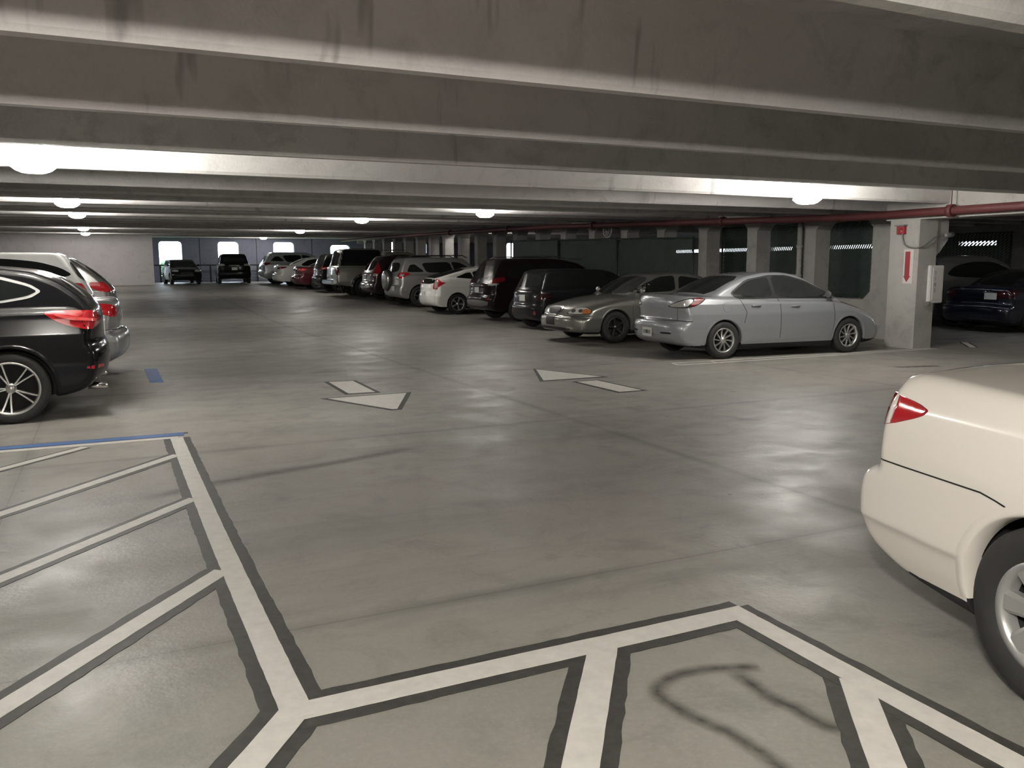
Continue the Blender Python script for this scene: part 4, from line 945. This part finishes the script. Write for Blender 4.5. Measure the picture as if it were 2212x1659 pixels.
c.patch('windshield', 'top', [(2.6, -.5), (2.55, 0), (2.6, .5), (3.35, .6), (3.5, 0), (3.35, -.6)], M_GLASS, rnd=1)
c.plate('rear', 0, .62, marks=False); c.mirror(3.2, 1.05, wh)
c.line('panel_seam', 'rcR', [(40, .76), (40, .30)], .006)

# ---- silver SUV with a covered spare wheel
sv = paint('silver_warm', (.42, .415, .40), .65, .32)
sp = T_suv(L=4.4, W=1.815, H=1.66, xr=.86, wb=2.66, R=.355, rim=.22, slope=.30, hood=1.02)
c = Car('parked_car', 'silver SUV with a round spare wheel cover on its tailgate', 'car', sp, (8.75 + 2.15, 28.05, fz(28)), 0, sv, rims=M_RIMG, style=('plain', 5, .05, .05, 0), res=.034)
tail(c, [(32, .98), (48, .94), (62, 1.04), (76, 1.10), (66, 1.15), (48, 1.16), (34, 1.12)], M_RED)
for sd in 'LR': c.patch('clear_lens', 'rc' + sd, [(40, 1.01), (52, 1.01), (58, 1.08), (46, 1.10)], M_CLR, off=.012)
c.patch('rear_window', 'rear', [(-.60, 1.16), (.60, 1.16), (.52, 1.48), (-.52, 1.48)], M_GLASS)
c.side_windows([[(.42, 1.16), (.55, 1.40), (.72, 1.42), (1.05, 1.16)], [(1.12, 1.14), (.95, 1.46), (1.95, 1.50), (2.1, 1.12)], [(2.17, 1.12), (2.02, 1.50), (2.35, 1.47), (3.05, 1.10)]])
p, n_ = c.hit('rear', .10, .88, 0)
bm = bmesh.new(); lathe(bm, [(.0001, p.x - .20), (.22, p.x - .20), (.30, p.x - .185), (.335, p.x - .15), (.34, p.x - .02), (.30, p.x + .05)], 'x', 48, c=(0, .10, .88)); mesh_obj('spare_wheel_cover', bm, paint('silver_cover', (.30, .30, .30), .7, .28), c.root, smooth=True)
bm = bmesh.new(); lathe(bm, [(.342, p.x - .12), (.36, p.x - .10), (.36, p.x - .02), (.33, p.x + .03)], 'x', 48, c=(0, .10, .88)); mesh_obj('cover_rim', bm, M_BLK, c.root, smooth=True)
for e in (-1, 1):
    bm = bmesh.new(); tube(bm, [(x + c.dx, e * .62, 1.66 + (.05 if .7 < x < 2.5 else -.02)) for x in (.5, .72, 1.3, 1.9, 2.48, 2.65)], .016, 8); mesh_obj('roof_rail', bm, M_BLK, c.root, smooth=True)
c.mirror(2.9, 1.15, sv); c.plate('rear', -.5, .62, marks=False)

# ---- dark maroon SUV with tall tail lights
sp = T_suv(L=4.55, W=1.82, H=1.68, xr=.90, wb=2.62, R=.35, rim=.21, slope=.48, hood=1.02)
mr = paint('maroon_grey', (.045, .030, .030), .5, .28)
c = Car('parked_car', 'dark maroon grey SUV with tall tail lights behind the spare wheel SUV', 'car', sp, (8.80 + 2.25, 31.35, fz(31)), 0, mr, rims=M_RIMD, style=('plain', 6, .04, .05, 0), res=.036)
tail(c, [(38, .92), (56, .92), (66, 1.10), (60, 1.32), (50, 1.50), (44, 1.50), (46, 1.25), (40, 1.08)], M_RED)
c.patch('rear_window', 'rear', [(-.58, 1.14), (.58, 1.14), (.48, 1.50), (-.48, 1.50)], M_GLASS)
c.side_windows([[(.55, 1.16), (.75, 1.44), (1.2, 1.48), (1.25, 1.14)], [(1.32, 1.14), (1.28, 1.49), (2.1, 1.51), (2.2, 1.12)], [(2.27, 1.12), (2.17, 1.50), (2.45, 1.47), (3.2, 1.10)]])
c.patch('chrome_bumper', 'rear', [(-.82, .50), (.82, .50), (.82, .70), (-.82, .70)], M_CHR, off=.02, rnd=1)
for sd in 'LR': c.patch('clear_lens', 'rc' + sd, [(42, .93), (54, .93), (58, 1.02), (44, 1.03)], M_CLR, off=.012)
c.plate('rear', 0, .88, marks=False)

# ---- pickup with bed cap
L = 5.3
sp = dict(L=L, W=1.89, H=1.93, xr=1.12, wb=3.2, R=.385, rim=.21, arch=.45, bowr=.05, bowf=.20, under=.42, crown=.03, plan=.02, flare=.03,
          lower=[(.5, .42), (.10, .50), (.02, .55), (.0, .75), (.02, 1.18), (.05, 1.22), (2.0, 1.22), (3.5, 1.20), (4.2, 1.16), (5.0, 1.08), (5.22, .95), (5.3, .75), (5.28, .5), (5.1, .42), (1.2, .40)],
          green=[[(.03, 1.1), (.05, 1.22), (.18, 1.55), (.26, 1.84), (.4, 1.90), (1.0, 1.93), (1.84, 1.92), (1.90, 1.80), (1.90, 1.1)], [(1.96, 1.1), (1.96, 1.5), (2.05, 1.74), (2.2, 1.80), (3.1, 1.80), (3.4, 1.72), (4.1, 1.16), (4.0, 1.0), (2.1, 1.0)]],
          wl=[(.3, .95), (.6, 1), (1.0, .98), (1.2, .94), (1.4, .9)], wg=[(1.0, .94), (1.22, .92), (1.75, .80), (1.95, .70)])
tc_ = paint('silver_sand', (.42, .42, .36), .6, .34)
c = Car('pickup_truck', 'sand silver pickup truck with a tall black cap over its bed', 'pickup truck', sp, (8.32 + 2.65, 34.6, fz(34.6)), 0, tc_, rims=M_RIMG, style=('plain', 6, .05, .05, 0), res=.038)
cap = []
for sd in 'LR':
    c.patch('cap_side', sd, [(.07, 1.235), (.20, 1.55), (.30, 1.83), (.45, 1.86), (1.80, 1.86), (1.88, 1.80), (1.90, 1.235)], M_GLASS2, off=.006, rnd=1, c=.1)
    c.patch('side_window', sd, [(2.10, 1.27), (2.18, 1.66), (3.0, 1.68), (3.25, 1.60), (3.75, 1.27)], M_GLASS)
    tl = c.patch('tail_light', sd, [(.03, .86), (.13, .86), (.13, 1.14), (.03, 1.14)], M_REDD, off=.012, rnd=1)
c.patch('cap_top', 'top', [(.42, -.60), (.42, .60), (1.86, .60), (1.86, -.60)], M_GLASS2, off=.006, rnd=1)
c.patch('cap_rear', 'rear', [(-.80, 1.24), (.80, 1.24), (.66, 1.84), (-.66, 1.84)], M_GLASS, rnd=1)
bm = bmesh.new(); box(bm, c.dx - .16, c.dx + .04, -.90, .90, .50, .68); bmesh.ops.bevel(bm, geom=bm.edges[:], offset=.03, segments=3, affect='EDGES'); mesh_obj('chrome_bumper', bm, M_CHR, c.root, smooth=False)
c.line('tailgate_seam', 'rear', [(-.80, 1.2), (-.80, .62), (.80, .62), (.80, 1.2)], .012); c.plate('rear', 0, .80, marks=False)
c.patch('fender_flare', 'R', [(1.12 + q * math.cos(a), .385 + q * math.sin(a)) for q, aa in ((.53, range(0, 21)), (.455, range(20, -1, -1))) for a in [math.pi * k / 20 for k in aa]], M_CLAD, off=.015, rnd=0)
for e in (-.66, .66):
    bm = bmesh.new(); tube(bm, [(x + c.dx, e, z) for x, z in ((2.3, 1.8), (2.35, 1.87), (3.0, 1.87), (3.05, 1.8))], .016, 8); mesh_obj('roof_rail', bm, M_CHR, c.root, smooth=True)

# ---- the cars farther along the right row
sp = T_suv(L=4.7, W=1.85, H=1.70, xr=.95, wb=2.75, R=.36, rim=.22)
c = Car('parked_car', 'black SUV mostly hidden between the pickup truck and the dark red sedan', 'car', sp, (8.35 + 2.35, 37.9, fz(37.9)), 0, bk, rims=M_RIMG, res=.045)
tail(c, [(35, .98), (62, 1.0), (70, 1.12), (40, 1.14)], M_REDD); c.patch('rear_window', 'rear', [(-.62, 1.2), (.62, 1.2), (.54, 1.52), (-.54, 1.52)], M_GLASS)
c.side_windows([[(.55, 1.2), (.75, 1.5), (2.1, 1.54), (2.2, 1.16)], [(2.27, 1.16), (2.17, 1.54), (2.5, 1.5), (3.3, 1.14)]]); c.plate('rear', 0, .88, marks=False)
sp = T_sedan(L=4.6, W=1.79, H=1.45)
mrd = paint('dark_red', (.11, .022, .024), .3, .25)
c = Car('parked_car', 'dark red sedan parked between the white sedan and the black SUV in the far row', 'car', sp, (8.05 + 2.3, 41.0, fz(41)), 0, mrd, rims=M_RIMG, res=.042)
tail(c, [(20, .86), (50, .84), (74, .92), (66, .99), (40, .98), (24, .95)], M_RED); c.patch('rear_window', 'top', [(.82, -.56), (.82, .56), (1.52, .49), (1.52, -.49)], M_GLASS, rnd=1)
c.side_windows([[(1.32, 1.02), (1.25, 1.10), (1.55, 1.30), (1.98, 1.37), (2.02, 1.02)], [(2.08, 1.015), (2.05, 1.37), (2.36, 1.37), (2.72, 1.28), (3.24, 1.03)]]); c.plate('rear', 0, .80, marks=False)
sp = T_sedan(L=4.85, W=1.83, H=1.47, xr=1.05, wb=2.78, deck=1.08)
c = Car('parked_car', 'white sedan in the far right row in front of the silver SUV', 'car', sp, (7.75 + 2.42, 44.4, fz(44.4)), 0, wh, rims=M_RIMG, res=.042)
tail(c, [(20, .86), (50, .86), (80, .96), (66, .99), (40, .98), (24, .95)], M_REDD); c.patch('rear_window', 'top', [(.85, -.58), (.85, .58), (1.6, .50), (1.6, -.50)], M_GLASS, rnd=1)
c.side_windows([[(1.35, 1.02), (1.28, 1.10), (1.65, 1.31), (2.1, 1.38), (2.15, 1.02)], [(2.22, 1.015), (2.18, 1.38), (2.5, 1.38), (2.85, 1.3), (3.4, 1.03)]]); c.plate('rear', 0, .82, marks=False)
sp = T_suv(L=4.6, W=1.85, H=1.70, xr=.92, wb=2.7, R=.355, slope=.45)
c = Car('parked_car', 'pale silver SUV, last car of the right row before the end wall', 'car', sp, (7.55 + 2.3, 47.6, fz(47.6)), 0, paint('pale_silver', (.50, .51, .54), .5, .3), rims=M_RIMG, res=.045)
tail(c, [(30, .98), (56, 1.0), (72, 1.08), (66, 1.14), (36, 1.12)], M_REDD); c.patch('rear_window', 'rear', [(-.62, 1.18), (.62, 1.18), (.54, 1.5), (-.54, 1.5)], M_GLASS)
c.side_windows([[(.50, 1.22), (.75, 1.45), (.95, 1.47), (1.25, 1.2)], [(1.35, 1.16), (1.15, 1.52), (2.1, 1.54), (2.2, 1.14)], [(2.27, 1.14), (2.17, 1.54), (2.5, 1.5), (3.3, 1.12)]]); c.plate('rear', 0, .85, marks=False)
# facing cars at the end wall
sp = T_suv(L=4.5, W=1.82, H=1.56, xr=.9, wb=2.7, R=.34, slope=.4)
c = Car('parked_car', 'dark wagon parked below the first bright opening of the end wall', 'car', sp, (3.72, 48.6, fz(48.6)), math.radians(-86), bk, rims=M_RIMG, res=.045, scale=.84)
for sd in 'LR': c.patch('headlight', 'fc' + sd, [(20, .78), (55, .78), (68, .86), (50, .90), (24, .87)], M_CLR)
c.patch('windshield', 'top', [(2.75, -.55), (2.75, .55), (3.42, .66), (3.42, -.66)], M_GLASS2, rnd=1); c.side_windows([[(.6, 1.2), (.8, 1.42), (2.3, 1.43), (3.2, 1.14)]])
c.patch('grille', 'front', [(-.35, .58), (.35, .58), (.38, .78), (-.38, .78)], M_BLK, rnd=1); c.mirror(3.1, 1.15, bk)
sp = T_suv(L=4.4, W=1.82, H=1.68, xr=.86, wb=2.66, R=.355, slope=.3)
c = Car('parked_car', 'black SUV parked rear-out below the second bright opening of the end wall', 'car', sp, (6.35, 48.9, fz(48.9)), math.radians(86), bk, rims=M_RIMG, res=.045, scale=.94)
tail(c, [(20, 1.0), (56, 1.0), (70, 1.08), (64, 1.14), (26, 1.10)], M_CLR); c.patch('rear_window', 'rear', [(-.64, 1.2), (.64, 1.2), (.54, 1.5), (-.54, 1.5)], M_GLASS2)
c.patch('chrome_strip', 'rear', [(-.3, .98), (.3, .98), (.3, 1.05), (-.3, 1.05)], M_CHR, off=.01, rnd=1); c.plate('rear', 0, .84, marks=False)
c.side_windows([[(.5, 1.2), (.7, 1.5), (2.1, 1.52), (3.0, 1.12)]])

# ---- left row
bkx = mat('paint_jet_black', (.008, .008, .009), .16, 0, .2, spec=.15)
L = 4.45
sp = T_suv(L=L, W=1.82, H=1.53, xr=.88, wb=2.70, R=.345, rim=.255, slope=.42, hood=1.02, under=.25)
sp['lower'] = [(.55, .24), (.30, .27), (.14, .32), (.03, .42), (-.01, .55), (.0, .70), (.05, .78), (.04, .95), (.12, 1.10), (.3, 1.14), (2.5, 1.08), (L - 1.15, 1.0), (L - .7, .95), (L - .25, .84), (L - .05, .66), (L, .5), (L - .07, .32), (L - .3, .24), (1.2, .23)]
sp['green'] = [[(.03, .95), (.06, 1.10), (.18, 1.25), (.36, 1.385), (.58, 1.475), (.9, 1.515), (1.3, 1.53), (2.0, 1.525), (2.4, 1.48), (2.9, 1.30), (3.45, 1.0), (3.4, .85), (.2, .8)]]
c = Car('parked_car', 'black SUV in the left foreground with glowing red tail light and silver wheel', 'car', sp, (.0 - L / 2, 10.24, 0), math.pi, bkx, rims=M_RIM, style=('twin', 5, .020, .022, .17), res=.022, lower_mat=M_BLK)
tail(c, [(20, .95), (48, .885), (60, .93), (70, .985), (79, 1.065), (66, 1.08), (40, 1.075), (22, 1.05)], M_RED)
for sd in 'LR':
    c.patch('lamp_bar', 'rc' + sd, [(34, .965), (54, .975), (70, 1.03), (68, 1.045), (50, 1.0), (34, .99)], mat('bright_red_lens', (.75, .10, .10), .15, 0, 1.0), off=.018, step=(4, .02))
    tr_ = c.patch('window_trim', sd, [(.56, 1.27), (.66, 1.34), (.95, 1.43), (1.6, 1.475), (2.3, 1.45), (2.9, 1.25), (3.25, 1.10), (2.0, 1.105), (.95, 1.155), (.66, 1.205)], M_TRIM, off=.004, rnd=2, c=.15)
    c.patch('side_window', sd, [(.60, 1.27), (.68, 1.32), (.97, 1.405), (1.6, 1.448), (2.3, 1.425), (2.85, 1.235), (3.15, 1.12), (2.0, 1.125), (.96, 1.175), (.69, 1.225)], M_GLASS, off=.008, rnd=2, c=.15)
    d1 = c.patch('rear_door', sd, [(1.22, .60), (1.30, .80), (1.22, 1.10), (2.02, 1.08), (2.02, .34), (1.45, .34), (1.32, .50)], bkx, off=.003, rnd=1, c=.08)
    c.line('panel_seam', sd, [(1.22, 1.08), (1.30, .80), (1.22, .62)], .008)
    c.handle(sd, 1.42, .97, bkx, d1)
    c.patch('fuel_door', sd, [(.80, .88), (.95, .88), (.95, 1.02), (.80, 1.02)], bkx, off=.0025, rnd=1) if sd == 'R' else None
    c.patch('bumper_reflector', 'rc' + sd, [(32, .50), (52, .50), (52, .535), (32, .535)], M_RED, rnd=1)
c.patch('rear_window', 'rear', [(-.60, 1.17), (.60, 1.17), (.52, 1.40), (-.52, 1.40)], M_GLASS); c.plate('rear', 0, .86)
for e in (-1, 1):
    bm = bmesh.new(); tube(bm, [(.22 + c.dx, e * .60, .30), (.04 + c.dx, e * .60, .295)], .036, 20, caps=True); mesh_obj('exhaust_tip', bm, M_CHR, c.root, smooth=True)

sp = T_sedan(L=4.7, W=1.80, H=1.44, xr=1.0, wb=2.75)
c = Car('parked_car', 'grey sedan tail showing just behind the black SUV in the left row', 'car', sp, (.28 - 2.35, 13.5, 0), math.pi, paint('grey_satin', (.33, .34, .34), .6, .33), rims=M_RIMG, res=.03)
tail(c, [(30, .84), (50, .83), (72, .93), (80, 1.0), (60, 1.02), (36, .98)], M_RED); c.patch('rear_window', 'top', [(.82, -.56), (.82, .56), (1.52, .49), (1.52, -.49)], M_GLASS, rnd=1)
c.side_windows([[(1.32, 1.02), (1.55, 1.30), (1.98, 1.36), (2.02, 1.02)], [(2.08, 1.0), (2.05, 1.36), (2.6, 1.32), (3.24, 1.02)]]); c.plate('rear', 0, .82, marks=False)
c.line('bumper_crease', 'rcL', [(0, .66), (60, .66)], .012)
sp = T_suv(L=4.85, W=1.93, H=1.76, xr=.95, wb=2.93, R=.37, rim=.24, slope=.42, bowr=.10)
c = Car('parked_car', 'white SUV with dark side glass, second row of glass beyond the black SUV', 'car', sp, (-.10 - 2.42, 16.85, 0), math.pi, mat('paint_bright_white', (.92, .92, .90), .24, 0, 1.0), rims=M_RIM, res=.032)
tail(c, [(34, 1.08), (60, 1.06), (76, 1.11), (80, 1.19), (60, 1.25), (38, 1.22)], M_RED); c.patch('rear_window', 'rear', [(-.64, 1.28), (.64, 1.28), (.54, 1.60), (-.54, 1.60)], M_GLASS)
for sd in 'LR': c.patch('side_window', sd, [(.36, 1.36), (.54, 1.49), (.90, 1.60), (1.5, 1.655), (2.6, 1.64), (3.5, 1.28), (2.0, 1.27), (.8, 1.31)], M_GLASS, rnd=2)
c.plate('rear', 0, .88, marks=False)
sp = T_suv(L=4.75, W=1.9, H=1.70, xr=.95, wb=2.8, R=.36, rim=.22, slope=.7)
c = Car('parked_car', 'grey SUV farthest visible in the left row, tail beyond the white SUV', 'car', sp, (.28 - 2.37, 20.1, fz(20)), math.pi, paint('taupe_grey', (.17, .165, .155), .5, .3), rims=M_RIMG, res=.034)
tail(c, [(30, 1.0), (60, 1.0), (76, 1.08), (78, 1.2), (50, 1.2), (34, 1.14)], M_RED); c.patch('rear_window', 'rear', [(-.64, 1.24), (.64, 1.24), (.54, 1.56), (-.54, 1.56)], M_GLASS)
for sd in 'LR': c.patch('side_window', sd, [(.72, 1.24), (.98, 1.40), (1.3, 1.53), (2.8, 1.54), (3.5, 1.2)], M_GLASS, rnd=2)
c.plate('rear', 0, .88, marks=False)

# ---- neighbouring bay, right of the column
sp = T_sedan(L=4.7, W=1.80, H=1.45, deck=1.06)
c = Car('parked_car', 'dark blue sedan beyond the concrete column with a pale rear plate', 'car', sp, (17.2 + 2.25, 12.62, 0), 0, paint('dark_navy', (.016, .018, .034), .4, .25), rims=M_RIMD, res=.032, scale=.95)
tail(c, [(18, .80), (50, .80), (74, .90), (66, .98), (40, .97), (22, .93)], mat('smoked_red_lens', (.05, .008, .012), .1, 0, .6)); c.patch('rear_window', 'top', [(.82, -.56), (.82, .56), (1.52, .49), (1.52, -.49)], M_GLASS, rnd=1)
c.side_windows([[(1.32, 1.02), (1.55, 1.30), (1.98, 1.36), (2.02, 1.02)], [(2.08, 1.0), (2.05, 1.36), (2.6, 1.32), (3.24, 1.02)]]); c.plate('rear', -.42, .84, marks=False)
sp = T_suv(L=4.7, W=1.85, H=1.70, xr=.95, wb=2.75, R=.36, rim=.22, slope=.5)
c = Car('parked_car', 'grey silver SUV parked beyond the dark blue sedan at the right edge', 'car', sp, (17.5 + 2.35, 14.75, 0), 0, paint('grey_silver', (.26, .26, .255), .6, .32), rims=M_RIMG, res=.034)
tail(c, [(30, .98), (56, 1.0), (72, 1.08), (66, 1.14), (36, 1.12)], M_REDD); c.patch('rear_window', 'rear', [(-.62, 1.18), (.62, 1.18), (.54, 1.5), (-.54, 1.5)], M_GLASS)
for sd in 'LR': c.patch('side_window', sd, [(.60, 1.20), (1.0, 1.45), (1.7, 1.55), (2.5, 1.54), (3.4, 1.18), (3.3, 1.14), (2.0, 1.15)], M_GLASS, rnd=2)
c.plate('rear', 0, .86, marks=False)
